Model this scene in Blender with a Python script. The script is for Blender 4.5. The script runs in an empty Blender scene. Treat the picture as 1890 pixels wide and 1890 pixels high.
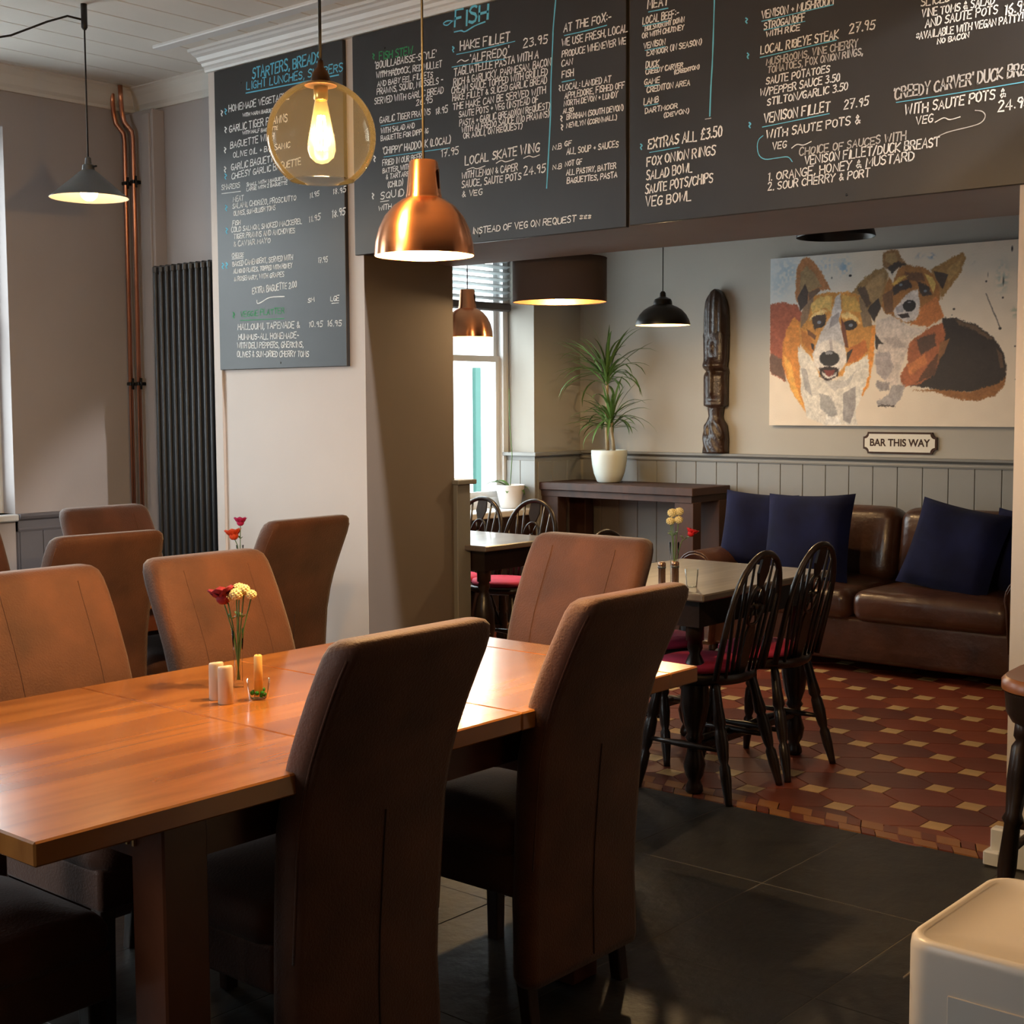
import bpy, math, random
import numpy as np
from math import sin, cos, pi, radians, sqrt
from mathutils import Vector, Matrix

SC = bpy.context.scene
COL = SC.collection
random.seed(7)
RS = np.random.RandomState(5)

# ---------------------------------------------------------------- camera
CAM_H = 1.45
yaw, pitch, roll, fpx = 0.70786653, 0.0782505, -0.00519386, 2576.137
cd = bpy.data.cameras.new('camera'); cam = bpy.data.objects.new('camera', cd); COL.objects.link(cam)
cd.sensor_width = 36.0; cd.lens = fpx / 1890 * 36.0; cd.clip_start = 0.05; cd.clip_end = 200
_fw = Vector((-sin(yaw), cos(yaw), 0)); _rt = Vector((cos(yaw), sin(yaw), 0)); _up = Vector((0, 0, 1))
_F = _fw * cos(pitch) - _up * sin(pitch); _U0 = _up * cos(pitch) + _fw * sin(pitch)
_R = _rt * cos(roll) + _U0 * sin(roll); _U = _U0 * cos(roll) - _rt * sin(roll)
cam.matrix_world = Matrix(((_R.x, _U.x, -_F.x, 0), (_R.y, _U.y, -_F.y, 0), (_R.z, _U.z, -_F.z, CAM_H), (0, 0, 0, 1)))
SC.camera = cam

# ---------------------------------------------------------------- view, world, daylight
vs = SC.view_settings
vs.view_transform = 'Standard'; vs.look = 'None'; vs.gamma = 1.0; vs.use_curve_mapping = False
vs.exposure = 0.5
SC.cycles.max_bounces = 8; SC.cycles.diffuse_bounces = 2; SC.cycles.glossy_bounces = 4
SC.cycles.transmission_bounces = 6; SC.cycles.transparent_max_bounces = 16
SC.cycles.caustics_reflective = False; SC.cycles.caustics_refractive = False
SC.cycles.sample_clamp_indirect = 4.0
SC.cycles.use_denoising = True
w = bpy.data.worlds.new('sky'); SC.world = w; w.use_nodes = True
bg = w.node_tree.nodes['Background']
bg.inputs[0].default_value = (0.90, 0.96, 1.0, 1); bg.inputs[1].default_value = 7.0

def portal(loc, rot, sx, sy):
    l = bpy.data.lights.new('window_portal', 'AREA'); l.shape = 'RECTANGLE'; l.size = sx; l.size_y = sy
    l.cycles.is_portal = True
    o = bpy.data.objects.new('window_portal', l); COL.objects.link(o); o.location = loc; o.rotation_euler = rot
    return o
# area light default points to -Z ; rotate to point into the rooms
portal((-6.72, 3.16, 1.87), (0, -pi/2, 0), 2.0, 1.14)
portal((-6.72, 0.4, 1.87), (0, -pi/2, 0), 2.0, 1.3)
portal((-6.36, 6.45, 1.6), (0, -pi/2, 0), 1.75, 1.75)
portal((-3.6, -2.62, 1.8), (pi/2, 0, 0), 1.6, 1.7)

def lamp(name, loc, power, col, size=0.03, kind='POINT', rot=None, spot=None):
    l = bpy.data.lights.new(name, kind); l.energy = power; l.color = col
    if kind in ('POINT', 'SPOT'): l.shadow_soft_size = size
    if kind == 'SPOT': l.spot_size = spot; l.spot_blend = 0.4
    o = bpy.data.objects.new(name, l); COL.objects.link(o); o.location = loc
    if rot: o.rotation_euler = rot
    return o

# ---------------------------------------------------------------- materials
MATS = {}
def mat(name, col, rough=0.6, metal=0.0, var=0.0, vscale=6.0, bump=0.0, bscale=40.0, stretch=(1, 1, 1),
        emit=None, estr=0.0, spec=0.5, coords='Object', sheen=0.0, coat=0.0, col2=None, detail=4, trans=0.0):
    if name in MATS: return MATS[name]
    m = bpy.data.materials.new(name); m.use_nodes = True; MATS[name] = m
    nt = m.node_tree; b = nt.nodes['Principled BSDF']
    b.inputs['Base Color'].default_value = (*col, 1); b.inputs['Roughness'].default_value = rough
    b.inputs['Metallic'].default_value = metal; b.inputs['Specular IOR Level'].default_value = spec
    if sheen: b.inputs['Sheen Weight'].default_value = sheen
    if coat: b.inputs['Coat Weight'].default_value = coat; b.inputs['Coat Roughness'].default_value = 0.15
    if trans: b.inputs['Transmission Weight'].default_value = trans
    if emit: b.inputs['Emission Color'].default_value = (*emit, 1); b.inputs['Emission Strength'].default_value = estr
    tc = nt.nodes.new('ShaderNodeTexCoord'); mp = nt.nodes.new('ShaderNodeMapping')
    mp.inputs['Scale'].default_value = stretch
    nt.links.new(tc.outputs[coords], mp.inputs[0])
    if var or col2:
        n = nt.nodes.new('ShaderNodeTexNoise'); n.inputs['Scale'].default_value = vscale; n.inputs['Detail'].default_value = detail
        nt.links.new(mp.outputs[0], n.inputs['Vector'])
        r = nt.nodes.new('ShaderNodeValToRGB'); r.color_ramp.elements[0].position = 0.3; r.color_ramp.elements[1].position = 0.7
        c2 = col2 if col2 else tuple(min(1, c * (1 + var)) for c in col)
        c1 = col if col2 else tuple(c * (1 - var) for c in col)
        r.color_ramp.elements[0].color = (*c1, 1); r.color_ramp.elements[1].color = (*c2, 1)
        nt.links.new(n.outputs['Fac'], r.inputs[0]); nt.links.new(r.outputs[0], b.inputs['Base Color'])
    if bump:
        n2 = nt.nodes.new('ShaderNodeTexNoise'); n2.inputs['Scale'].default_value = bscale; n2.inputs['Detail'].default_value = 5
        nt.links.new(mp.outputs[0], n2.inputs['Vector'])
        bp = nt.nodes.new('ShaderNodeBump'); bp.inputs['Strength'].default_value = bump; bp.inputs['Distance'].default_value = 0.01
        nt.links.new(n2.outputs['Fac'], bp.inputs['Height']); nt.links.new(bp.outputs[0], b.inputs['Normal'])
    return m

def srgb(r, g, b):
    f = lambda c: (c / 255 / 12.92) if c / 255 <= 0.04045 else ((c / 255 + 0.055) / 1.055) ** 2.4
    return (f(r), f(g), f(b))

def thin_glass(name, tint, refl=0.12, rough=0.02, haze=0.0):
    if name in MATS: return MATS[name]
    m = bpy.data.materials.new(name); m.use_nodes = True; MATS[name] = m
    nt = m.node_tree; nt.nodes.remove(nt.nodes['Principled BSDF']); out = nt.nodes['Material Output']
    t = nt.nodes.new('ShaderNodeBsdfTransparent'); t.inputs[0].default_value = (*tint, 1)
    g = nt.nodes.new('ShaderNodeBsdfGlossy'); g.inputs['Roughness'].default_value = rough
    lw = nt.nodes.new('ShaderNodeLayerWeight'); lw.inputs['Blend'].default_value = refl
    mx = nt.nodes.new('ShaderNodeMixShader')
    nt.links.new(lw.outputs['Fresnel'], mx.inputs[0]); nt.links.new(t.outputs[0], mx.inputs[1]); nt.links.new(g.outputs[0], mx.inputs[2])
    if haze:
        df = nt.nodes.new('ShaderNodeBsdfDiffuse'); df.inputs[0].default_value = (*tint, 1); tl = nt.nodes.new('ShaderNodeBsdfTranslucent'); tl.inputs[0].default_value = (*tint, 1)
        m1 = nt.nodes.new('ShaderNodeMixShader'); m1.inputs[0].default_value = .6; nt.links.new(df.outputs[0], m1.inputs[1]); nt.links.new(tl.outputs[0], m1.inputs[2])
        m2 = nt.nodes.new('ShaderNodeMixShader'); m2.inputs[0].default_value = haze; nt.links.new(mx.outputs[0], m2.inputs[1]); nt.links.new(m1.outputs[0], m2.inputs[2]); mx = m2
    nt.links.new(mx.outputs[0], out.inputs[0])
    return m

WALL = mat('wall_paint', srgb(176, 172, 164), 0.85, var=0.05, vscale=1.5, bump=0.08, bscale=25)
WALLC = mat('wall_paint_cool', srgb(184, 176, 175), 0.85, var=0.07, vscale=1.2, bump=0.08, bscale=25)
PILLAR = mat('pillar_paint', srgb(222, 212, 206), 0.8, var=0.03, vscale=2, bump=0.06, bscale=25)
BEAMP = mat('beam_paint', srgb(158, 152, 147), 0.8, var=0.04, vscale=3)
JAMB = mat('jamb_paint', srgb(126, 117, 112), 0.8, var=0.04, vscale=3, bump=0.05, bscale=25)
WHITE = mat('white_gloss_paint', srgb(232, 233, 234), 0.35, var=0.02, vscale=3)
CEIL = mat('ceiling_board_paint', srgb(236, 232, 226), 0.6, var=0.04, vscale=2)
WAINS = mat('grey_panel_paint', srgb(140, 140, 138), 0.5, var=0.04, vscale=4, bump=0.03)
WAINSC = mat('blue_grey_panel_paint', srgb(112, 110, 116), 0.5, var=0.04, vscale=4, bump=0.03)
SUEDE = mat('brown_suede', srgb(93, 56, 38), 0.66, var=0.3, vscale=7, bump=0.25, bscale=180, sheen=0.25, spec=0.3, coords='Object')
SEAM = mat('dark_stitching', srgb(60, 38, 28), 0.8)
STITCH = mat('tonal_stitching', srgb(92, 58, 42), 0.8)
DARKWOOD = mat('dark_stained_wood', srgb(48, 30, 22), 0.32, var=0.3, vscale=8, stretch=(1, 1, 0.15), bump=0.1, bscale=60, spec=0.5)
BLACKW = mat('black_stained_wood', srgb(36, 25, 20), 0.3, var=0.3, vscale=10, bump=0.08, bscale=60)
COPPER = mat('brushed_copper', (0.90, 0.40, 0.20), 0.26, 1.0, var=0.06, vscale=30, stretch=(0.02, 0.02, 1))
COPPER.node_tree.nodes['Principled BSDF'].inputs['Anisotropic'].default_value = 0.8; COPPER.node_tree.nodes['Principled BSDF'].inputs['Anisotropic Rotation'].default_value = 0.25
PIPE = mat('copper_pipe', (0.62, 0.27, 0.16), 0.3, 1.0, var=0.2, vscale=5)
BLACKM = mat('black_metal', srgb(30, 29, 28), 0.35, 0.4, var=0.1)
GREYM = mat('grey_metal', srgb(96, 98, 100), 0.35, 0.6, var=0.1)
RAD = mat('anthracite_enamel', srgb(66, 68, 72), 0.4, 0.2, var=0.05)
FLEX = mat('black_cable', srgb(22, 20, 20), 0.6)
BRASS = mat('brass', (0.75, 0.5, 0.2), 0.3, 1.0)
SLATE = mat('slate', srgb(46, 45, 43), 0.42, var=0.3, vscale=5, bump=0.25, bscale=14, coords='Generated')
GROUT = mat('grout', srgb(60, 44, 36), 0.8, var=0.1)
LEATHER = mat('brown_leather', srgb(68, 42, 30), 0.34, var=0.3, vscale=5, bump=0.9, bscale=9, coat=0.15)
NAVY = mat('navy_velvet', srgb(13, 18, 52), 0.9, var=0.35, vscale=7, bump=0.3, bscale=12, sheen=0.03, spec=.2)
PINK = mat('pink_fabric', srgb(214, 60, 98), 0.8, var=0.12, vscale=10)
CREAMP = mat('cream_ceramic', srgb(215, 195, 172), 0.35, var=0.03, vscale=20)
POTW = mat('white_ceramic', srgb(214, 222, 218), 0.4, var=0.03)
LEAF = mat('leaf_green', srgb(84, 118, 58), 0.45, var=0.35, vscale=5)
STEM = mat('stem_green', srgb(88, 120, 60), 0.6, var=0.2)
TRUNK = mat('woody_stem', srgb(166, 150, 120), 0.8, var=0.2, vscale=20, bump=0.3)
SOIL = mat('soil', srgb(50, 36, 26), 0.95, var=0.3, vscale=40, bump=0.5)
GLASS = thin_glass('clear_glass', (0.975, 0.985, 0.98), 0.07)
AMBER = thin_glass('amber_tinted_glass', (1.0, 0.955, 0.86), 0.10, haze=.002)
PANE = thin_glass('window_glass', (0.95, 0.98, 0.98), 0.04)
CLAYRED = [mat('clay_tile_%s' % n, c, 0.34, var=0.16, vscale=4, bump=0.12, bscale=18, coords='Object') for n, c in
           (('red', srgb(130, 62, 42)), ('orange', srgb(140, 70, 44)), ('plum', srgb(108, 56, 44)), ('brown', srgb(118, 60, 42)))]
CLAYCREAM = mat('clay_tile_cream', srgb(206, 168, 112), 0.34, var=0.12, vscale=9)
BOARDM = mat('blackboard', srgb(46, 44, 44), 0.42, var=0.18, vscale=2.2, bump=0.02)
CHW = mat('chalk_white', srgb(250, 250, 248), 0.8)
CHB = mat('chalk_blue', srgb(110, 205, 235), 0.8)
CHG = mat('chalk_green', srgb(54, 160, 96), 0.8)
CHD = mat('chalk_dim', srgb(205, 203, 200), 0.8)

def wood_top(name, dark, light, sx=9.0, sy=0.9, rough=0.25, coat=0.35):
    m = bpy.data.materials.new(name); m.use_nodes = True; MATS[name] = m
    nt = m.node_tree; b = nt.nodes['Principled BSDF']
    tc = nt.nodes.new('ShaderNodeTexCoord'); mp = nt.nodes.new('ShaderNodeMapping'); mp.inputs['Scale'].default_value = (sx, sy, 2)
    n = nt.nodes.new('ShaderNodeTexNoise'); n.inputs['Scale'].default_value = 1.6; n.inputs['Detail'].default_value = 8; n.inputs['Distortion'].default_value = 0.6
    n3 = nt.nodes.new('ShaderNodeTexNoise'); n3.inputs['Scale'].default_value = 0.35; n3.inputs['Detail'].default_value = 2
    r = nt.nodes.new('ShaderNodeValToRGB'); e = r.color_ramp.elements
    e[0].position = 0.36; e[0].color = (*dark, 1); e[1].position = 0.60; e[1].color = (*light, 1)
    mx = nt.nodes.new('ShaderNodeMath'); mx.operation = 'ADD'; mu = nt.nodes.new('ShaderNodeMath'); mu.operation = 'MULTIPLY'; mu.inputs[1].default_value = 0.5
    nt.links.new(tc.outputs['Object'], mp.inputs[0]); nt.links.new(mp.outputs[0], n.inputs['Vector']); nt.links.new(mp.outputs[0], n3.inputs['Vector'])
    nt.links.new(n.outputs['Fac'], mx.inputs[0]); nt.links.new(n3.outputs['Fac'], mx.inputs[1]); nt.links.new(mx.outputs[0], mu.inputs[0])
    nt.links.new(mu.outputs[0], r.inputs[0]); nt.links.new(r.outputs[0], b.inputs['Base Color'])
    b.inputs['Roughness'].default_value = rough; b.inputs['Coat Weight'].default_value = coat; b.inputs['Coat Roughness'].default_value = 0.12
    bp = nt.nodes.new('ShaderNodeBump'); bp.inputs['Strength'].default_value = 0.06; bp.inputs['Distance'].default_value = 0.004
    nt.links.new(n.outputs['Fac'], bp.inputs['Height']); nt.links.new(bp.outputs[0], b.inputs['Normal'])
    return m
OAK = wood_top('varnished_brown_wood', srgb(122, 68, 28), srgb(178, 114, 54))
OAKS = mat('varnished_wood_sides', srgb(96, 50, 28), 0.35, var=0.25, vscale=6, stretch=(1, 1, 1), bump=0.05)
GREYTOP = wood_top('grey_brown_worn_wood', srgb(92, 82, 76), srgb(138, 126, 116), rough=0.35)
BARWOOD = wood_top('bar_wood', srgb(46, 27, 20), srgb(70, 42, 28), rough=0.6, coat=0.0)

# ---------------------------------------------------------------- mesh helpers
class MB:
    def __init__(s): s.v = []; s.f = []; s.sm = []
    def add(s, vs, fs, smooth=False):
        o = len(s.v); s.v += [tuple(p) for p in vs]; s.f += [tuple(i + o for i in f) for f in fs]; s.sm += [smooth] * len(fs); return s
    def box(s, x0, x1, y0, y1, z0, z1, bev=0.0):
        if bev <= 0:
            vs = [(x, y, z) for z in (z0, z1) for y in (y0, y1) for x in (x0, x1)]
            return s.add(vs, [(0, 2, 3, 1), (4, 5, 7, 6), (0, 1, 5, 4), (2, 6, 7, 3), (0, 4, 6, 2), (1, 3, 7, 5)])
        b = min(bev, (x1 - x0) / 2.01, (y1 - y0) / 2.01, (z1 - z0) / 2.01)
        rings = []
        def rect(i, z):
            X0, X1, Y0, Y1 = x0 + i, x1 - i, y0 + i, y1 - i; c = b
            return [(X0 + c, Y0, z), (X1 - c, Y0, z), (X1, Y0 + c, z), (X1, Y1 - c, z), (X1 - c, Y1, z), (X0 + c, Y1, z), (X0, Y1 - c, z), (X0, Y0 + c, z)]
        for i, z in ((b, z0), (0, z0 + b), (0, z1 - b), (b, z1)):
            if i: rings.append([(min(max(p[0], x0 + b), x1 - b), min(max(p[1], y0 + b), y1 - b), z) for p in rect(0, z)])
            else: rings.append(rect(0, z))
        return s.loft(rings, smooth=False)
    def loft(s, rings, smooth=True, cap=True, closed=True):
        n = len(rings[0]); vs = [p for r in rings for p in r]; fs = []
        for k in range(len(rings) - 1):
            for i in range(n if closed else n - 1):
                j = (i + 1) % n; fs.append((k * n + i, k * n + j, (k + 1) * n + j, (k + 1) * n + i))
        if cap and closed: fs.append(tuple(range(n - 1, -1, -1))); fs.append(tuple((len(rings) - 1) * n + i for i in range(n)))
        return s.add(vs, fs, smooth)
    def lathe(s, prof, c=(0, 0, 0), n=32, smooth=True, cap=False):
        rings = [[(c[0] + r * cos(2 * pi * i / n), c[1] + r * sin(2 * pi * i / n), c[2] + z) for i in range(n)] for r, z in prof]
        return s.loft(rings, smooth, cap)
    def tube(s, pts, r, n=8, smooth=True, cap=True):
        P = [Vector(p) for p in pts]; rr = r if hasattr(r, '__len__') else [r] * len(P); rings = []
        up = None
        for i, p in enumerate(P):
            t = (P[min(i + 1, len(P) - 1)] - P[max(i - 1, 0)]).normalized()
            if up is None: up = Vector((0, 0, 1)) if abs(t.z) < 0.9 else Vector((1, 0, 0))
            a = (up - t * up.dot(t))
            if a.length < 1e-4: a = Vector((0, 1, 0)).cross(t)
            a.normalize(); bb = t.cross(a); up = a
            rings.append([tuple(p + (a * cos(2 * pi * k / n) + bb * sin(2 * pi * k / n)) * rr[i]) for k in range(n)])
        return s.loft(rings, smooth, cap)
    def prism(s, poly, z0, z1, smooth=False):
        return s.loft([[(x, y, z0) for x, y in poly], [(x, y, z1) for x, y in poly]], smooth)
    def ball(s, c, r, n=10, sz=1.0, bumpy=0.0):
        rings = []
        for k in range(1, n):
            a = pi * k / n
            rings.append([(c[0] + r * (1 + bumpy * (RS.rand() - .5)) * sin(a) * cos(2 * pi * i / (n + 2)), c[1] + r * (1 + bumpy * (RS.rand() - .5)) * sin(a) * sin(2 * pi * i / (n + 2)), c[2] - r * sz * cos(a)) for i in range(n + 2)])
        return s.loft(rings, True)
    def build(s, name, m, parent=None, sharp=None):
        me = bpy.data.meshes.new(name); me.from_pydata(s.v, [], s.f); me.update()
        me.polygons.foreach_set('use_smooth', s.sm)
        for x in (m if isinstance(m, (list, tuple)) else [m]): me.materials.append(x)
        if sharp and any(s.sm): me.set_sharp_from_angle(angle=radians(sharp))
        o = bpy.data.objects.new(name, me); COL.objects.link(o)
        if parent is not None: o.parent = parent
        return o
def empty(name, loc=(0, 0, 0), rz=0.0):
    o = bpy.data.objects.new(name, None); COL.objects.link(o); o.location = loc; o.rotation_euler = (0, 0, rz); o.empty_display_size = 0.1; return o
def tag(o, label, cat, group=None):
    o['label'] = label; o['category'] = cat
    if group: o['group'] = group
    return o
def struct(o): o['kind'] = 'structure'; return o
def copy_tree(o, parent=None):
    c = o.copy(); COL.objects.link(c)
    if parent is not None: c.parent = parent
    for ch in list(o.children): copy_tree(ch, c)
    return c
def face_up(o):  # consistent outward normals
    return o
def rrect(w, h, r, n=4):   # rounded rectangle outline, centred
    pts = []
    for cx, cy, a0 in ((w / 2 - r, h / 2 - r, 0), (-w / 2 + r, h / 2 - r, pi / 2), (-w / 2 + r, -h / 2 + r, pi), (w / 2 - r, -h / 2 + r, 3 * pi / 2)):
        for k in range(n + 1):
            a = a0 + pi / 2 * k / n; pts.append((cx + r * cos(a), cy + r * sin(a)))
    return pts
def softbox(mb, x0, x1, y0, y1, z0, z1, r, puff=0.0, n=4):
    w, h = x1 - x0, y1 - y0; cx, cy = (x0 + x1) / 2, (y0 + y1) / 2; rings = []
    steps = 5
    for k in range(steps + 1):
        a = pi / 2 * k / steps; ins = r * (1 - sin(a)); z = z0 + r * (1 - cos(a))
        rings.append([(cx + x, cy + y, z) for x, y in rrect(w - 2 * ins, h - 2 * ins, max(r - ins * 0.6, r * 0.35), n)])
    for k in range(steps, -1, -1):
        a = pi / 2 * k / steps; ins = r * (1 - sin(a)); z = z1 - r * (1 - cos(a))
        rings.append([(cx + x, cy + y, z) for x, y in rrect(w - 2 * ins, h - 2 * ins, max(r - ins * 0.6, r * 0.35), n)])
    if puff:
        w2, h2 = w - 2 * r, h - 2 * r
        for q, pz in ((0.75, 0.6), (0.45, 0.9), (0.15, 1.0)):
            rings.append([(cx + x, cy + y, z1 + puff * pz) for x, y in rrect(w2 * q, h2 * q, min(w2, h2) * q * 0.25, n)])
    return mb.loft(rings, True)
# ================================================================= THE SETTING
H1 = 3.12      # ceiling height, near room
H2 = 2.62      # ceiling height, far room
YB, YC = 4.25, 4.95
XL, XR = -6.5, 1.6
# ---- floor: grout bed with slate and clay tiles as parts
floor = struct(MB().box(XL - .3, XR + .3, -2.8, 8.0, -0.06, -0.006).build('floor', GROUT))
MB().box(XL, XR, -2.5, 4.25, -0.007, -0.0012).build('grout_bed', mat('pale_grout', srgb(98, 94, 88), .85, var=.15), floor)
slate_mesh = MB().box(-.2575, .2575, -.3168, .3168, -.01, 0.0, 0.0012)
proto = None
for i in range(-8, 10):
    for j in range(-9, 1):
        cx = -2.107 + (i + .5) * .5185; cy = 3.613 + (j + .5) * .637
        if cx < XL or cx > XR: continue
        if proto is None: proto = slate_mesh.build('slate_tile', SLATE, floor); o = proto
        else: o = proto.copy(); COL.objects.link(o)
        o.location = (cx, cy, random.uniform(-.0006, .0004))
# clay tile field: octagons and cream dots, period .364 x .298
DX, DY, HD = .182, .149, .043
g = .002
octp = [(DX - HD - g, -HD + g), (DX - HD - g, HD - g), (HD - g, DY - HD - g), (-HD + g, DY - HD - g), (-DX + HD + g, HD - g), (-DX + HD + g, -HD + g), (-HD + g, -DY + HD + g), (HD - g, -DY + HD + g)]
oproto = [MB().prism(octp, -.01, 0).build('octagon_tile', m, floor) for m in CLAYRED]
used = [False] * 4
cproto = MB().box(-HD + g, HD - g, -HD + g, HD - g, -.01, .0003).build('cream_tile', CLAYCREAM, floor); cused = False
X0t, Y0t = -2.305, 5.086   # a measured dot
rest_red, rest_cream = MB(), MB()
YT0 = 4.395
pool = []
for i in range(-24, 22):
    for j in range(-6, 22):
        cx, cy = X0t + i * DX, Y0t + j * DY
        if cx < -6.0 or cx > 1.5 or cy > 7.8 or cy < YT0 - .1: continue
        dot = (i + j) % 2 == 0
        if dot and cy - HD < YT0 - .012: continue
        if not dot and cy < YT0 - .09: continue
        near = -3.7 < cx < -1.55 and cy < 6.95
        pool.append((cx, cy, dot, near))
for cx, cy, dot, near in pool:
    if near:
        if dot:
            if not cused: o = cproto; cused = True
            else: o = cproto.copy(); COL.objects.link(o)
        else:
            k = RS.choice(4, p=[.34, .22, .26, .18])
            if not used[k]: o = oproto[k]; used[k] = True
            else: o = oproto[k].copy(); COL.objects.link(o)
        o.location = (cx, cy, RS.uniform(-.0007, .0005))
    elif dot: rest_cream.box(cx - HD + g, cx + HD - g, cy - HD + g, cy + HD - g, -.01, 0)
    else: rest_red.prism([(cx + x, cy + y) for x, y in octp], -.01, 0)
o = rest_red.build('octagon_tiles_beyond', CLAYRED[0], floor); o['kind'] = 'stuff'
o = rest_cream.build('cream_tiles_beyond', CLAYCREAM, floor); o['kind'] = 'stuff'
# border along the slate edge: two rows of slanted cream and red pieces
bw = .135
def bpiece(poly, m): return MB().prism(poly, -.01, .0014).build('border_tile', m, floor)
for row, (ya, yb2) in enumerate(((4.256, 4.312), (4.318, 4.388))):
    a = bpiece([(g, ya), (bw * .62 - g, ya), (bw * .38 - g, yb2), (-bw * .24 + g, yb2)], mat('clay_tile_buff', srgb(166, 112, 66), .34, var=.12))
    b = bpiece([(bw * .62 + g, ya), (bw - g, ya), (bw * .76 - g, yb2), (bw * .38 + g, yb2)], CLAYRED[3])
    for k in range(0, 24):
        for q in (a, b):
            o = q if k == 0 else q.copy()
            if k: COL.objects.link(o)
            o.location.x = -4.75 + bw * k + row * .05
# ---- ceilings
ceiling = struct(MB().box(XL - .3, XR + .3, -2.8, YB + .4, H1 + .012, H1 + .1).build('ceiling', WHITE))
pm = None
for k in range(38):
    xa = -5.92 - .215 * 3 + .2135 * k
    if xa + .2 < XL or xa > XR: continue
    if pm is None: pm = MB().box(0, .2095, -2.55, 4.5, H1 - .006, H1 + .012, .003).build('plank', CEIL, ceiling); o = pm
    else: o = pm.copy(); COL.objects.link(o)
    o.location.x = xa
ceil2 = struct(MB().box(XL, XR + .3, YC, 8.0, H2, H2 + .1).build('ceiling_far', WALL))
# ---- walls (near room)
def wall_with_openings_x(name, x0, x1, ya, yb, z0, z1, ops, m, parent=None):
    b = MB(); ys = [ya] + [v for o in ops for v in o[:2]] + [yb]
    for i in range(0, len(ys), 2): b.box(x0, x1, ys[i], ys[i + 1], z0, z1)
    for (p, q, a, c) in ops:
        b.box(x0, x1, p, q, z0, a); b.box(x0, x1, p, q, c, z1)
    return b.build(name, m, parent)
wl = struct(wall_with_openings_x('wall_left', XL - .3, XL, -2.8, YB + .7, -.05, H1 + .1, [(-.3, 1.1, .9, 2.85), (2.58, 3.722, .9, 2.83)], WALLC))
b = MB()
for xa, xb in ((XL - .3, -4.4), (-2.8, XR + .3)): b.box(xa, xb, -2.8, -2.5, -.05, H1 + .1)
for xa, xb in ((-4.4, -2.8),): b.box(xa, xb, -2.8, -2.5, -.05, .95); b.box(xa, xb, -2.8, -2.5, 2.65, H1 + .1)
struct(b.build('wall_front', WALLC))
struct(MB().box(XR, XR + .3, -2.8, 8.0, -.05, H1 + .1).build('wall_right', mat('dark_green_grey_paint', srgb(44, 38, 34), .7, var=.05)))
struct(MB().box(XL, -5.5, 4.5, YC, -.05, H1 + .1).build('wall_radiator', WALLC))
# pillar with splayed jamb, beam and right pier
pil = struct(MB().prism([(-5.515, YB), (-4.478, YB), (-4.478, YB + .001), (-5.515, YB + .001)], -.05, H1 + .05).build('wall_pillar', PILLAR))
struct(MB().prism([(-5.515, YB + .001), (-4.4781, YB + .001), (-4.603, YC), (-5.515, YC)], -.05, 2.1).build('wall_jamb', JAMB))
struct(MB().box(-5.515, 1.6, YB + .001, YC, 2.1, H1 + .05).build('wall_beam', BEAMP))
struct(MB().prism([(-1.612, YB), (1.6, YB), (1.6, YC), (-1.56, YC)], -.05, 2.1).build('wall_pier', PILLAR))
struct(MB().box(-1.66, -1.605, 4.19, 4.27, 0, .05, .006).box(-1.645, 1.5, 4.21, 4.25, 0, .12, .006).build('baseboard_right', WHITE))
# cornice over the boards, ceiling strip, coves
prof = [(4.25, 3.025), (4.222, 3.025), (4.216, 3.034), (4.216, 3.046), (4.203, 3.05), (4.198, 3.062), (4.182, 3.068), (4.17, 3.085), (4.15, 3.092), (4.14, 3.10), (4.122, 3.102), (4.118, 3.122), (4.25, 3.122)]
struct(MB().loft([[(x, y, z) for y, z in prof] for x in (-5.525, 1.6)], False).build('trim_1', WHITE))
struct(MB().box(-5.585, 1.6, 3.965, 4.03, 3.1, 3.118, .004).build('trim_2', WHITE))
cp = [(0, -.115), (.012, -.115), (.02, -.1), (.035, -.085), (.06, -.045), (.085, -.02), (.1, -.012), (.1, 0), (0, 0)]
struct(MB().loft([[(XL + a, y, H1 + z) for a, z in cp] for y in (-2.5, 4.5)], False).build('trim_3', CEIL))
struct(MB().loft([[(x, 4.5 - a, H1 + z) for a, z in cp] for x in (XL, -5.51)], False).build('trim_4', CEIL))
# white edging strips on the pillar and between the boards
struct(MB().box(-5.524, -5.462, 4.236, 4.252, 0, 3.03, .003).build('trim_5', PILLAR))
# dado of the near room, left wall and radiator wall: planks under a moulded cap
pn = struct(MB().box(XL, XL + .02, 3.722, 4.5, 0, .88).build('trim_6', WAINSC))
def capx(name, x, ya, yb, z, m):
    p = [(0, -.09), (.03, -.09), (.034, -.08), (.028, -.07), (.028, -.035), (.045, -.025), (.052, -.012), (.052, 0), (0, 0)]
    return struct(MB().loft([[(x + a, y, z + c) for a, c in p] for y in (ya, yb)], False).build(name, m))
capx('trim_7', XL, 3.722, 4.5, .90, WAINSC)
for k in range(6): MB().box(XL + .018, XL + .03, 3.73 + k * .13, 3.73 + k * .13 + .127, .02, .81, .002).build('plank', WAINSC, pn)
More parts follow.
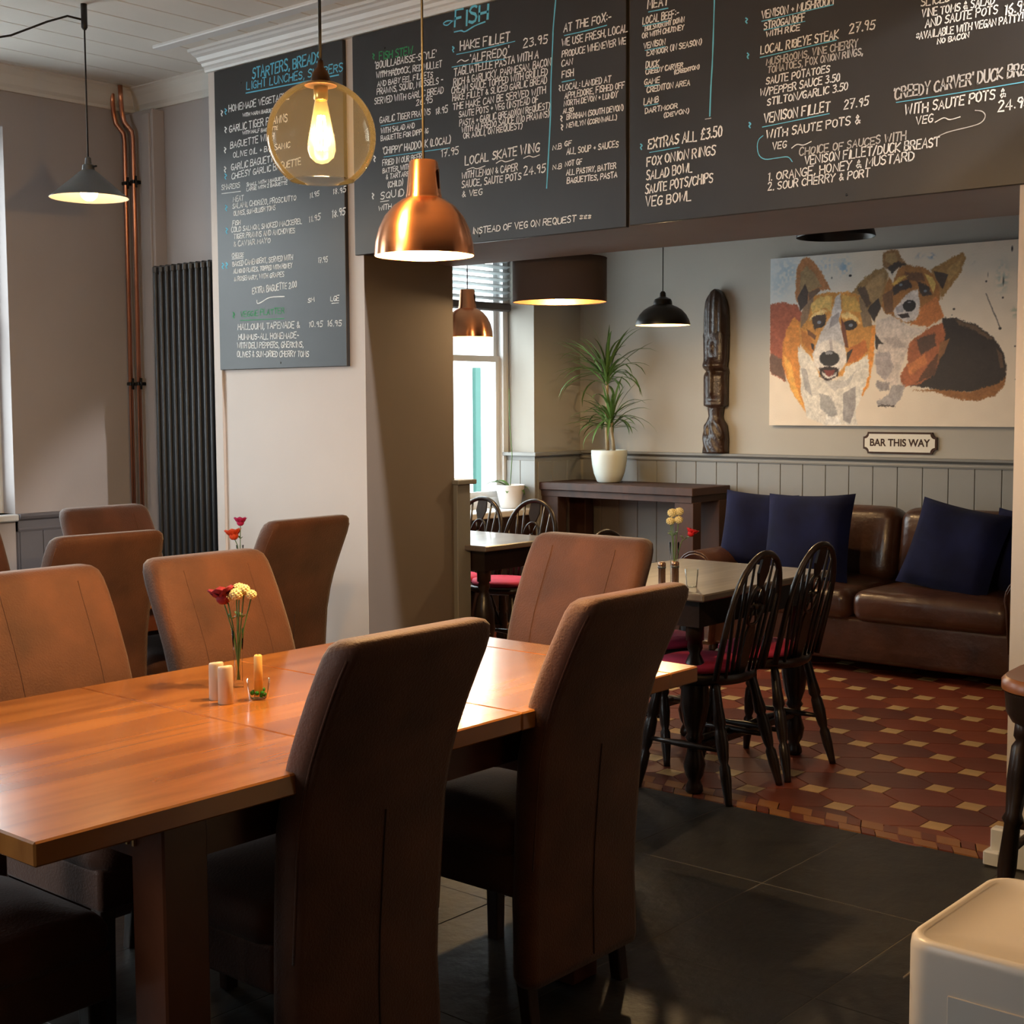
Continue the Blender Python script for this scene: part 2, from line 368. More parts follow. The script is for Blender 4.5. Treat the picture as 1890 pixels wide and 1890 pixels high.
# ---- window 1 of the near room (left wall) and the ones out of view that light the room
def sash_window(name, axis, at, a0, a1, z0, z1, depth_dir, m=WHITE, bar=True, zm=None):
    """frame lying in plane axis=at, spanning a0..a1 and z0..z1"""
    fr = MB(); t = .05
    def bx(mb, p, q, u, v, d0=-.03, d1=.03):
        if axis == 'x': mb.box(at + d0, at + d1, p, q, u, v)
        else: mb.box(p, q, at + d0, at + d1, u, v)
    bx(fr, a0, a0 + t, z0, z1, -.05, .05); bx(fr, a1 - t, a1, z0, z1, -.05, .05); bx(fr, a0 + t, a1 - t, z0, z0 + t * 1.4, -.05, .05); bx(fr, a0 + t, a1 - t, z1 - t, z1, -.05, .05)
    root = struct(fr.build(name, m))
    zm = zm or (z0 + z1) / 2
    for (u, v, d) in ((z0 + t * 1.4, zm + .02, .0), (zm - .02, z1 - t, -.02)):
        s = MB(); k = .04
        bx(s, a0 + t, a0 + t + k, u, v, d - .018, d + .018); bx(s, a1 - t - k, a1 - t, u, v, d - .018, d + .018)
        bx(s, a0 + t + k, a1 - t - k, u, u + k, d - .018, d + .018); bx(s, a0 + t + k, a1 - t - k, v - k, v, d - .018, d + .018)
        if bar: am = (a0 + a1) / 2; bx(s, am - .012, am + .012, u + k, v - k, d - .012, d + .012)
        so = s.build('sash', m, root)
        p = MB(); bx(p, a0 + t + k, a1 - t - k, u + k, v - k, d - .002, d + .002); p.build('pane', PANE, so)
    return root
sash_window('window_1', 'x', -6.66, 2.58, 3.722, .9, 2.83, 1)
struct(MB().box(-6.62, -6.46, 2.5, 3.722, .865, .9, .006).build('window_sill', WHITE))
sash_window('window_2', 'x', -6.66, -.3, 1.1, .9, 2.85, 1)
sash_window('window_3', 'y', -2.62, -4.4, -2.8, .95, 2.65, 1)
# ---- walls (far room)
XW = -6.0
struct(wall_with_openings_x('wall_window', XW - .38, XW, YC, 7.95, -.05, H2 + .1, [(5.4, 7.245, .74, 2.5)], WALL))
back = struct(MB().box(XW - .3, XR, 7.75, 8.0, -.05, H2 + .1).build('wall_back', WALL))
PK = .1563
pmz = None
for k in range(-8, 45):
    xa = -3.015 + PK * (k - 13) + .9
    xa = -4.875 + PK * (k - 7)
    if xa < XW or xa > XR - .16: continue
    if pmz is None: pmz = MB().box(0.0015, PK - .0015, 7.738, 7.752, .12, 1.075, .0025).build('plank', WAINS, back); o = pmz
    else: o = pmz.copy(); COL.objects.link(o)
    o.location.x = xa
def capy(name, y, xa, xb, z, m):
    p = [(0, -.055), (.022, -.055), (.026, -.045), (.022, -.03), (.04, -.02), (.06, -.014), (.062, 0), (0, 0)]
    return struct(MB().loft([[(x, y - a, z + c) for a, c in p] for x in (xa, xb)], False).build(name, m))
capy('trim_8', 7.75, XW, XR, 1.115, WAINS)
struct(MB().box(XW, XR, 7.722, 7.75, 0, .12, .004).build('baseboard_back', WAINS))
# panelling on the window wall between reveal and corner, inside the reveal, and behind the jamb
sd = struct(MB().box(XW, XW + .02, 7.245, 7.72, 0, 1.09).build('trim_9', WAINS))
for k in range(3): MB().box(XW + .018, XW + .03, 7.25 + k * PK, 7.25 + (k + 1) * PK - .003, .1, 1.05, .002).build('plank', WAINS, sd)
struct(MB().box(XW, XW + .055, 7.235, 7.72, 1.09, 1.115, .004).build('trim_10', WAINS))
rv = struct(MB().box(-6.24, XW + .02, 7.225, 7.246, .74, 1.09).build('trim_11', WAINS))
for k in range(2): MB().box(-6.23 + k * .13, -6.23 + (k + 1) * .13 - .003, 7.217, 7.228, .76, 1.06, .002).build('plank', WAINS, rv)
struct(MB().box(-6.24, XW + .055, 7.19, 7.246, 1.09, 1.115, .004).build('trim_12', WAINS))
struct(MB().box(-6.0, -4.575, 4.94, 5.035, 0, 1.055, .003).build('trim_13', WAINS))
struct(MB().box(-6.0, -4.558, 4.93, 5.065, 1.055, 1.078, .004).build('trim_14', WAINS))
# far room window, deep sill
w5 = sash_window('window_4', 'x', -6.28, 5.4, 7.245, .74, 2.5, 1, bar=False, zm=1.745)
struct(MB().box(-6.25, -5.96, 5.35, 7.25, .70, .742, .006).build('window_sill_far', WHITE))
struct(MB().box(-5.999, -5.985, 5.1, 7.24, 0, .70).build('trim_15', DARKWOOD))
# second wall panel under sill seen dark; blind in the window head
bl = empty('window_blind', (-6.2, 6.32, 2.06)); tag(bl, 'half-drawn grey slatted blind at top of the far window', 'blind')
MB().box(-.03, .03, -.9, .9, 0.0, .055, .01).build('bottom_rail', mat('blind_rail', srgb(92, 84, 80), .5), bl)
sl = None
for k in range(9):
    if sl is None:
        sl = MB().add([(-.022, -.9, .075), (.022, -.9, .09), (.022, .9, .09), (-.022, .9, .075), (-.022, -.9, .078), (.022, -.9, .093), (.022, .9, .093), (-.022, .9, .078)],
                      [(3, 2, 1, 0), (4, 5, 6, 7), (0, 1, 5, 4), (2, 3, 7, 6), (1, 2, 6, 5), (3, 0, 4, 7)]).build('slat', mat('blind_slat', srgb(190, 196, 196), .5), bl); o = sl
    else: o = sl.copy(); COL.objects.link(o)
    o.location.z = .042 * k
MB().tube([(.03, .86, .0), (.035, .86, -.55), (.03, .86, -.95)], .002, 5).build('pull_cord', FLEX, bl)
# outside: pale rendered building with a green door frame, pavement
ob = empty('building_opposite', (-11.0, 12.5, 0)); tag(ob, 'pale rendered building with a sea-green door across the lane, seen through the far window', 'building')
MB().box(-.3, 0, -6, 4, -.2, 5).build('wall', mat('white_render', srgb(240, 240, 238), .9, var=.03), ob)
MB().box(0, .05, -.35, -.25, .4, 1.86, .005).build('green_door', mat('sea_green_paint', srgb(34, 78, 70), .6, var=.05), ob)
struct(MB().box(-30, 20, -20, 40, -.5, -.25).build('ground', mat('paving', srgb(190, 190, 188), .9, var=.06)))
# ================================================================= FURNITURE, NEAR ROOM
def back_loft(mb, w, zs, xo, th, flare=None):
    """upholstered slab; xo(z)=outer face x, th(z)=thickness, local back toward +x"""
    rings = []
    for z, x, t, ww in zip(zs, xo, th, w):
        r = min(.028, t * .45, ww * .2)
        rings.append([(x - t / 2 + a, b, z) for a, b in rrect(t, ww, r, 3)])
    return mb.loft(rings, True)
def make_dining_chair(width=.42):
    root = empty('dining_chair')
    w = width
    zs = [.10, .12, .20, .28, .38, .47, .56, .64, .72, .78, .84, .90, .95, .985, 1.005, 1.016, 1.02]
    xo = [.245, .246, .245, .244, .248, .255, .262, .27, .288, .308, .334, .362, .387, .404, .410, .408, .400]
    th = [.06, .07, .072, .072, .074, .078, .08, .082, .082, .082, .082, .082, .082, .084, .078, .062, .036]
    ws = [w + .0, w + .012, w + .006, w, w, w, w, w, w, w, w, w, w - .002, w - .012, w - .024, w - .046, w - .08]
    bk = MB(); back_loft(bk, ws, zs, xo, th); b = bk.build('backrest', SUEDE, root)
    # stitched seams: two on the front, one closing seam down the rear
    fx = [x - t for x, t in zip(xo, th)]
    for s in (-1, 1):
        MB().tube([(fx[i] - .0005, s * w * .27, zs[i]) for i in range(4, 14)], .0013, 5).build('seam', STITCH, b)
    MB().tube([(xo[i] + .0005, .02, zs[i]) for i in range(1, 8)], .0022, 5).build('seam', SEAM, b)
    for s in (-1, 1):
        MB().tube([(xo[i] - .0095, s * (ws[i] / 2 - .0095), zs[i]) for i in range(4, 14)], .0028, 6).build('piping', SUEDE, b)
    st = MB(); softbox(st, -.245, .18, -w / 2, w / 2, .375, .475, .048, puff=.026); st.build('seat', SUEDE, root)
    sk = MB(); softbox(sk, -.235, .18, -w / 2 + .008, w / 2 - .008, .30, .40, .012); sk.build('seat_skirt', SUEDE, root)
    for x in (-.205, .19):
        for y in (-1, 1):
            yy = y * (w / 2 - .035)
            MB().loft([[(x + a * k + (dx if x > 0 else 0), yy + c * k, z) for a, c in rrect(.042, .042, .005, 2)] for z, k, dx in ((0, .8, .02), (.15, .9, .0), (.32, 1, 0))], False).build('leg', DARKWOOD, root)
    return root
ch0 = make_dining_chair()
CH = [  # x, y, rot, label, sx
 (-2.245, 1.895, 0, 'brown suede dining chair nearest the camera, its dark back cutting across the table', 1.0),
 (-2.235, 2.60, 0, 'brown suede dining chair seen from behind, right of the nearest one, by the slate floor', 1.0),
 (-2.725, 3.215, pi / 2, 'tan lit suede dining chair at the far end of the main table, facing us', 1.12),
 (-2.91, 2.47, pi, 'tan suede dining chair across the main table, directly behind the white flowers', 1.0),
 (-2.945, 1.93, pi, 'tan suede dining chair across the main table, at the left edge of the photo', 1.0),
 (-4.445, 2.70, radians(-5), 'brown suede dining chair, back to us, left of the radiator at the rear table', 1.0),
 (-4.385, 3.48, radians(3), 'brown suede dining chair with its back to us in front of the white pillar', 1.02),
 (-4.80, 3.37, pi, 'pinkish brown suede dining chair at the rear table, farthest, in front of the copper pipes', 1.0),
 (-4.88, 2.70, pi, 'brown suede dining chair at the rear table showing only one edge at far left', 1.0),
 (-2.50, 1.255, -pi / 2, 'brown suede dining chair at bottom left, only its seat seen under the table end', 1.0),
]
for i, (x, y, r, lab, sx) in enumerate(CH):
    o = ch0 if i == 0 else copy_tree(ch0)
    o.location = (x, y, 0); o.rotation_euler = (0, 0, r); o.scale = (1, sx, 1)
    tag(o, lab, 'chair', 'suede dining chairs')
# ---- main dining table
tb = empty('dining_table', (-2.49, 2.1, 0)); tag(tb, 'long varnished brown wooden extending dining table with square legs', 'table')
TX0, TX1, TY0, TY1 = -.51, .51, -.953, .96
def leafpiece(y0, y1):
    mb = MB(); mb.box(TX0, TX1, y0, y1, .718, .76, .0035); return mb.build('table_leaf', [OAK], tb)
for y0, y1 in ((TY0, -.2265), (-.2245, .2435), (.2455, .832), (.8335, TY1)): leafpiece(y0, y1)
MB().box(.388, .406, -.56, .57, .615, .718).box(-.406, -.388, -.56, .57, .615, .718).box(-.32, .32, -.638, -.62, .615, .718).box(-.32, .32, .633, .651, .615, .718).build('apron', OAKS, tb)
for x in (.36, -.36):
    for y in (-.592, .605): 
        MB().box(x - .05, x + .05, y - .05, y + .05, 0, .718, .004).build('leg', OAKS, tb)
for k in (0, 1): MB().box(.302 + k * .02, .308 + k * .02, -.648, -.642, .64, .665).build('brass_bolt', BRASS, tb)
# ---- rear dining table
t2 = empty('dining_table', (-4.6, 3.1, 0)); tag(t2, 'brown wooden table behind, mostly hidden by four suede chairs', 'table')
MB().box(-.40, .40, -.85, .66, .72, .76, .004).build('table_top', OAK, t2)
MB().box(-.34, .34, -.7, .55, .63, .72).build('apron', OAKS, t2)
for x in (-.32, .32):
    for y in (-.7, .52): MB().box(x - .04, x + .04, y - .04, y + .04, 0, .72, .004).build('leg', OAKS, t2)
# ================================================================= FAR ROOM FURNITURE
def turned(mb, p0, p1, prof, n=12):
    """turned member between two points, prof=[(t, r)]"""
    p0, p1 = Vector(p0), Vector(p1)
    return mb.tube([p0.lerp(p1, t) for t, r in prof], [r for t, r in prof], n)
def windsor():
    root = empty('windsor_chair')
    outline = [(-.2 + 0, 0)]
    pts = []
    for k in range(36):
        a = 2 * pi * k / 36; x = -.205 * cos(a); y = .205 * sin(a)
        if x > 0: x = x * .86; y = y * (1 - .12 * (x / .176) ** 2) 
        pts.append((x, y * 1.02))
    s = MB(); s.loft([[(x * q, y * q, z) for x, y in pts] for z, q in ((.415, .86), (.422, .94), (.435, 1.0), (.45, 1.0), (.456, .97), (.452, .80), (.446, .5))], True)
    s.build('seat', BLACKW, root, sharp=50)
    for sx in (-1, 1):
        for sy in (-1, 1):
            top = (sx * .12 - .01, sy * .125, .425); bot = (sx * .185 + (.02 if sx > 0 else -.01), sy * .18, 0)
            turned(MB(), top, bot, [(0, .014), (.06, .017), (.2, .019), (.33, .024), (.36, .017), (.39, .022), (.5, .024), (.62, .019), (.66, .014), (.69, .02), (.8, .02), (.95, .014), (1, .013)]).build('leg', BLACKW, root)
    st = [(0, .008), (.3, .011), (.5, .015), (.7, .011), (1, .008)]
    for sy in (-1, 1): turned(MB(), (-.165, sy * .158, .19), (.165, sy * .158, .19), st, 8).build('stretcher', BLACKW, root)
    turned(MB(), (0, -.155, .19), (0, .155, .19), st, 8).build('stretcher', BLACKW, root)
    # bow back
    def bow(u):  # u 0..1
        a = pi * u; y = -.165 * cos(a) * (1 + .17 * sin(a)); h = .455 * sin(a) ** .62
        return (.135 + h * .24, y, .445 + h)
    MB().tube([bow(k / 28) for k in range(29)], .0125, 8).build('bow', BLACKW, root)
    def at(y):   # height of the bow above y
        best = min((abs(bow(k / 200)[1] - y), k) for k in range(201)); return bow(best[1] / 200)
    for y in (-.135, -.095, -.058, .058, .095, .135):
        h = at(y * 1.12)
        turned(MB(), (.145, y * .8, .447), (h[0], y * 1.12, h[2]), [(0, .006), (.3, .0085), (.6, .007), (1, .005)], 6).build('spindle', BLACKW, root)
    # wheel splat
    sp = MB()
    def P3(y, z): return (.14 + (z - .447) * .24, y, z)
    def plate(poly, t=.005):
        r0 = [P3(y, z) for y, z in poly]; sp.loft([[(p[0] - t, p[1], p[2]) for p in r0], [(p[0] + t, p[1], p[2]) for p in r0]], False)
    plate([(-.018, .45), (.018, .45), (.032, .52), (.03, .60), (.016, .64), (-.016, .64), (-.03, .60), (-.032, .52)])
    plate([(-.015, .78), (.015, .78), (.034, .83), (.028, .888), (-.028, .888), (-.034, .83)])
    cy, cz, R = 0, .705, .050
    sp.tube([P3(cy + R * cos(2 * pi * k / 20), cz + 1.5 * R * sin(2 * pi * k / 20)) for k in range(21)], .007, 6)
    for k in range(6):
        a = 2 * pi * k / 6; sp.tube([P3(cy + .012 * cos(a), cz + .012 * sin(a)), P3(cy + R * cos(a), cz + 1.5 * R * sin(a))], .0045, 5)
    sp.ball(P3(0, cz), .014, 6)
    sp.build('splat', BLACKW, root)
    c = MB(); c.loft([[(x * q - .02, y * q, z) for x, y in pts] for z, q in ((.452, .70), (.455, .80), (.468, .84), (.482, .82), (.49, .7), (.494, .4))], True)
    c.build('seat_cushion', PINK, root)
    return root
w0 = windsor()
WN = [(-2.815, 4.42, 0, 'dark wheel-back wooden chair nearest us at the small grey-topped table'),
      (-2.81, 4.835, 0, 'dark wheel-back wooden chair beside the sofa, second at the small grey-topped table'),
      (-3.29, 4.74, pi, 'dark wheel-back chair with pink cushion on the window side of the small grey-topped table'),
      (-4.98, 5.78, pi / 2, 'dark wheel-back chair with pink cushion in front of the pedestal leg of the tall table'),
      (-5.36, 5.76, pi / 2, 'dark wheel-back chair under the bright window by the wall end')]
for i, (x, y, r, lab) in enumerate(WN):
    o = w0 if i == 0 else copy_tree(w0)
    o.location = (x, y, 0); o.rotation_euler = (0, 0, r); tag(o, lab, 'chair', 'wheel-back wooden chairs')
    if y > 5.5: o.scale = (1, 1.12, 1)
def pub_table(name, x0, x1, y0, y1, lab, top):
    cx, cy = (x0 + x1) / 2, (y0 + y1) / 2; w, h = (x1 - x0) / 2, (y1 - y0) / 2
    r = empty(name, (cx, cy, 0)); tag(r, lab, 'table')
    MB().box(-w, w, -h, h, .733, .76, .005).build('table_top', top, r)
    MB().box(-w + .05, w - .05, -h + .05, h - .05, .63, .733).build('apron', BLACKW, r)
    pf = [(0, .034), (.18, .034), (.181, .026), (.22, .03), (.25, .02), (.30, .036), (.40, .05), (.52, .054), (.62, .042), (.68, .028), (.70, .036), (.72, .026), (.78, .03), (.84, .042), (.9, .034), (.93, .022), (.96, .032), (.985, .034), (1, .026)]
    for sx in (-1, 1):
        for sy in (-1, 1):
            turned(MB(), (sx * (w - .10), sy * (h - .10), .70), (sx * (w - .10), sy * (h - .10), 0), pf, 16).build('leg', BLACKW, r)
    for sx in (-1, 1): MB().box(sx * (w - .10) - .015, sx * (w - .10) + .015, -h + .1, h - .1, .155, .185, .004).build('stretcher', BLACKW, r)
    return r
pub_table('pub_table', -3.42, -2.70, 4.205, 5.15, 'small pub table with worn grey-brown top and black turned legs', GREYTOP)
pub_table('pub_table', -5.35, -4.44, 4.99, 5.58, 'dark pub table catching bright window light beyond the pillar', GREYTOP)
# ---- tall bar table against the back wall
bt = empty('bar_table', (-5.40, 7.46, 0)); tag(bt, 'high dark brown wooden console table carrying the big plant pot', 'table')
MB().box(-.60, .655, -.20, .24, .865, .915, .004).build('table_top', BARWOOD, bt)
MB().box(-.575, .635, -.18, .22, .822, .866).build('apron', BARWOOD, bt)
for x in (-.50, .575):
    for y in (-.13, .17): MB().box(x - .07, x + .07, y - .045, y + .045, 0, .823, .003).build('leg', BARWOOD, bt)
# ---- sofa
sf = empty('sofa', (-3.42, 7.2, 0)); tag(sf, 'brown leather two-seat sofa with rounded arms below the panelled wall', 'sofa')
b = MB(); softbox(b, -1.0, 1.0, -.42, .44, .06, .30, .03); b.build('base', LEATHER, sf)
b = MB(); softbox(b, -.98, .98, .28, .5, .25, .80, .08); b.build('back_frame', LEATHER, sf)
for s in (-1, 1):
    a = MB(); prof = [(.10, .06), (.115, .2), (.115, .42)] + [(-.0 + .125 * cos(t), .475 + .125 * sin(t)) for t in [pi * k / 10 for k in range(11)]] + [(-.115, .42), (-.10, .2), (-.10, .06)]
    rings = []
    for y, q in ((-.46, .86), (-.475, .92), (-.46, 1.0), (-.2, 1.0), (.3, 1.0), (.47, .98), (.49, .9)):
        rings.append([(s * .96 + p * q, y, .32 + (z - .32) * q) for p, z in prof])
    a.loft(rings, True); ar = a.build('arm', LEATHER, sf, sharp=60)
    MB().tube([(s * .96 + p * .97, -.468, .32 + (z - .32) * .97) for p, z in prof[1:-1]], .006, 6).build('piping', LEATHER, ar)
    b = MB(); softbox(b, (-.86 if s < 0 else .005), (-.005 if s < 0 else .86), -.46, .26, .28, .45, .06, puff=.03); b.build('seat_cushion', LEATHER, sf)
    b = MB(); softbox(b, (-.86 if s < 0 else .005), (-.005 if s < 0 else .86), .02, .26, .42, .85, .08); o = b.build('back_cushion', LEATHER, sf)
    o.rotation_euler = (radians(-9), 0, 0); o.location = (0, -.04, .03)
for x in (-.9, .9):
    for y in (-.36, .38): MB().lathe([(.0, 0), (.025, 0), (.03, .03), (.028, .062)], (x, y, 0), 12).build('foot', BLACKW, sf)
def pillow(name, loc, w, h, t, rot, lab, m=NAVY):
    n = 14; mb = MB(); vs = []; fs = []
    for side in (1, -1):
        o = len(vs)
        for j in range(n + 1):
            for i in range(n + 1):
                u, v = i / n * 2 - 1, j / n * 2 - 1
                e = (1 - u ** 4) * (1 - v ** 4); pin = 1 - .06 * (1 - abs(u * v)) * (u * u + v * v) / 1.2
                cx = u * w / 2 * (1 - .07 * (1 - v * v)) if abs(u) > .0 else 0
                cz = v * h / 2 * (1 - .07 * (1 - u * u))
                vs.append((u * w / 2 * (1 - .06 * (1 - v * v) * abs(u)), side * t / 2 * max(e, 0) ** .5 + .006 * sin(5 * u + 3 * v) * e, v * h / 2 * (1 - .06 * (1 - u * u) * abs(v))))
        for j in range(n):
            for i in range(n):
                a = o + j * (n + 1) + i; q = (a, a + 1, a + n + 2, a + n + 1); fs.append(q if side < 0 else q[::-1])
    mb.add(vs, fs, True); o = mb.build(name, m); o.location = loc; o.rotation_euler = rot; tag(o, lab, 'cushion', 'navy cushions on the sofa'); return o
pillow('cushion', (-4.19, 7.10, .695), .44, .46, .17, (radians(-14), radians(3), radians(12)), 'navy velvet cushion against the left arm of the sofa')
pillow('cushion', (-3.80, 6.98, .68), .54, .52, .18, (radians(-14), radians(-2), 0), 'large square navy velvet cushion, second from the left arm')
pillow('cushion', (-2.95, 6.98, .675), .52, .48, .17, (radians(-20), radians(9), radians(-6)), 'tilted navy velvet cushion on the right sofa seat')
pillow('cushion', (-2.62, 7.10, .66), .42, .44, .16, (radians(-12), radians(4), radians(-14)), 'shadowed navy cushion pushed into the right arm corner')
# ---- bar stool at the right edge and white appliance
bs = empty('bar_stool', (-1.255, 3.86, 0), radians(4)); tag(bs, 'dark turned wooden stool with dished tan-edged seat at right edge', 'stool')
R2 = [rrect(.40 * q, .40 * q, .14 * q, 6) for q in (.93, 1, 1, .95, .72, .5)]
MB().loft([[(x, y, z) for x, y in r] for r, z in zip(R2, (.655, .665, .69, .70, .682, .676))], True).build('seat', mat('worn_tan_wood', srgb(120, 74, 44), .3, var=.3, vscale=6), bs, sharp=50)
MB().loft([[(x * q, y * q, z) for x, y in rrect(.38, .38, .12, 6)] for z, q in ((.575, .9), (.60, .97), (.66, 1))], True).build('apron', BLACKW, bs, sharp=50)
pf = [(0, .026), (.1, .026), (.12, .018), (.15, .028), (.3, .03), (.45, .022), (.48, .03), (.5, .022), (.7, .026), (.82, .018), (.85, .026), (.95, .02), (1, .018)]
for sx in (-1, 1):
    for sy in (-1, 1): turned(MB(), (sx * .12, sy * .12, .6), (sx * .165, sy * .165, 0), pf, 12).build('leg', BLACKW, bs)
for sx in (-1, 1):
    MB().tube([(sx * .15, -.15, .22), (sx * .15, .15, .22)], .011, 8).build('stretcher', BLACKW, bs); MB().tube([(-.145, sx * .145, .30), (.145, sx * .145, .30)], .011, 8).build('stretcher', BLACKW, bs)
ap = empty('air_purifier', (-.78, 2.37, 0)); tag(ap, 'white rounded plastic floor-standing appliance in the bottom right corner', 'appliance')
PL = mat('white_plastic', srgb(214, 204, 194), .35, var=.01)
a = MB(); base = rrect(.43, .41, .05, 6)
a.loft([[(x * q, y * q, z) for x, y in base] for z, q in ((.0, .95), (.02, 1), (.53, 1), (.543, .992), (.55, .97), (.5505, .93), (.546, .915), (.546, .5))], True); a.build('body', PL, ap, sharp=60)
MB().box(-.13, .13, -.2085, -.2045, .06, .47, .001).build('front_panel', PL, ap)
MB().box(-.2165, -.2155, -.19, .19, .47, .473).build('side_seam', mat('shadow_gap', srgb(120, 112, 104), .8), ap)
# ================================================================= TABLE ITEMS
def shaker(x, y, z, lab, m, r=.0175, h=.088, flat=1.0, name='shaker'):
    mb = MB(); n = 24; rings = []
    for zz, q in ((0, .92), (.002, 1), (h - .006, 1), (h - .002, .95), (h, .86), (h + .0005, .4)):
        rings.append([(r * q * cos(2 * pi * k / n), r * q * flat * sin(2 * pi * k / n), zz + (.002 * cos(2 * pi * k / n) if zz > .05 else 0)) for k in range(n)])
    mb.loft(rings, True); o = mb.build(name, m); o.location = (x, y, z); tag(o, lab, 'shaker'); 
    for k in range(3): MB().lathe([(0, .0), (.0011, 0), (.0011, .0008), (0, .0008)], (-.005 + .005 * k, 0, h + .0008), 8).build('shaker_hole', SEAM, o)
    return o
shaker(-2.625, 2.0, .76, 'cream ceramic shaker, rear of the pair on the main table', CREAMP)
shaker(-2.572, 1.985, .76, 'cream ceramic shaker in front, beside the candle glass', CREAMP)
# candle in glass
gl = empty('candle_holder', (-2.548, 2.062, .76)); tag(gl, 'small clear glass votive with green glass beads on the main table', 'candle holder')
MB().lathe([(.0, .004), (.018, .004), (.021, .008), (.0255, .05), (.0272, .05), (.0225, .002), (.0, .0)], (0, 0, 0), 28).build('glass_cup', GLASS, gl)
BEAD = mat('green_glass_bead', srgb(70, 170, 70), .1, trans=.5, var=.2)
for k in range(9):
    a = k * .9; r = .012 + .003 * (k % 2)
    bm = MB(); bm.ball((r * cos(a) - .002, r * sin(a), .011 + .006 * (k // 4)), .0055, 6); bm.build('bead', BEAD, gl)
ca = empty('candle', (-2.548, 2.062, .768)); tag(ca, 'yellow tapered candle standing in the glass votive', 'candle')
MB().lathe([(.0, 0), (.0105, 0), (.010, .06), (.0095, .095), (.0075, .098), (.004, .096), (0, .095)], (0, 0, 0), 20).build('wax', mat('yellow_wax', srgb(236, 190, 112), .5, var=.05), ca)
MB().tube([(0, 0, .094), (.0005, 0, .103)], .0008, 5).build('wick', SEAM, ca)
def blossom(mb, c, r):
    mb.ball(c, r * .86, 8, .85, .1)
    for k in range(46):
        z = 1 - 2 * (k + .5) / 46; a = 2.4 * k; q = sqrt(1 - z * z); mb.ball((c[0] + r * .84 * q * cos(a), c[1] + r * .84 * q * sin(a), c[2] + r * .72 * z), r * .2, 4)
CREAMF = mat('cream_petals', srgb(238, 222, 168), .8, var=.1, vscale=60, bump=.4, bscale=120)
REDF = mat('dark_red_petals', srgb(140, 22, 40), .7, var=.2)
ORF = mat('orange_petals', srgb(238, 84, 44), .7, var=.2)
PKF = mat('magenta_petals', srgb(206, 34, 104), .7, var=.2)
def petal_cluster(mb, c, r, d, n=7):
    for k in range(n):
        a = 2 * pi * k / n; ax = Vector(d).normalized(); t = ax.orthogonal().normalized(); t.rotate(Matrix.Rotation(a, 3, ax))
        s = ax.cross(t); cc = Vector(c); pts = []
        for (u, v) in ((0, 0), (.45, .42), (.9, .30), (1.05, 0), (.9, -.30), (.45, -.42)):
            pts.append(tuple(cc + t * r * u * .8 + s * r * v + ax * r * u * .75))
        mb.loft([pts, [tuple(Vector(p) + ax * .0012 - t * .0005) for p in pts]], True)
def vase(x, y, z, h, lab, flowers, lean=(0, 0), r0=.010, r1=.0155, sc=1.0):
    v = empty('bud_vase', (x, y, z)); tag(v, lab, 'vase')
    MB().lathe([(0, 0), (r0 * 1.2, 0), (r0 * 1.15, .008), (r0, .012), (r0, .05), (r0 * 1.05, h * .55), (r1, h), (r1 - .0015, h), (r0 * .9, h * .5), (r0 * .8, .016), (0, .016)], (0, 0, 0), 24).build('glass', GLASS, v)
    for k, (dx, dy, hz, kind, r, mm) in enumerate(flowers):
        f = empty('flower', (x, y, z))
        tip = (dx, dy, hz)
        MB().tube([(dx * -.08, dy * -.08, .018), (dx * .12, dy * .12, h * .6), (dx * .45, dy * .45, h * 1.02), tip], .0016 * sc, 6).build('stem', STEM, f)
        hb = MB()
        if kind == 'ball': blossom(hb, (tip[0], tip[1], tip[2] + r * .5), r)
        elif kind == 'petals': petal_cluster(hb, tip, r, (dx * 3, dy * 3, .6), 7); hb.ball((tip[0], tip[1], tip[2] + r * .2), r * .45, 6)
        hb.build('bloom', mm, f)
        if k % 2 == 0:
            for s in (-1, 1):
                base = Vector((dx * .6, dy * .6, h * 1.02 + (hz - h) * .25)); tipl = base + Vector((s * .03, s * -.01, .012))
                MB().add([base, base.lerp(tipl, .5) + Vector((0, .004, .006)), tipl, base.lerp(tipl, .5) - Vector((0, .004, -.003))], [(0, 1, 2, 3)]).build('leaf', LEAF, f)

        yield_list.append((f, kind, mm))
    return v
yield_list = []
def name_flowers(labs, grp):
    for (f, k, m), l in zip(yield_list, labs):

        tag(f, l, 'flower', grp)
    yield_list.clear()
vase(-2.70, 2.124, .76, .145, 'slim clear glass bud vase behind the cream shakers', [
 (-.022, -.012, .215, 'ball', .0135, CREAMF), (.006, -.006, .222, 'ball', .017, CREAMF), (.012, .012, .232, 'ball', .0155, CREAMF), (.03, .02, .222, 'ball', .0135, CREAMF), (-.004, .01, .235, 'ball', .015, CREAMF), (-.03, -.018, .212, 'petals', .042, REDF)])
name_flowers(['small cream pompom bloom, leftmost in the main table vase', 'cream pompom bloom at front centre of the main table vase', 'cream pompom bloom, upper right of the main table vase', 'cream pompom bloom, lower right of the main table vase', 'cream pompom bloom at the back of the main table vase', 'dark red petalled bloom leaning left in the main table vase'], 'flowers in the main table vase')
vase(-4.50, 3.56, .76, .12, 'bud vase on the rear table, its neck just over a chair back', [
 (.004, .002, .205, 'petals', .034, PKF), (-.02, -.014, .15, 'petals', .044, ORF)])
name_flowers(['magenta bloom standing tallest against the white pillar', 'orange petalled bloom just below the magenta one'], 'flowers in the rear table vase')
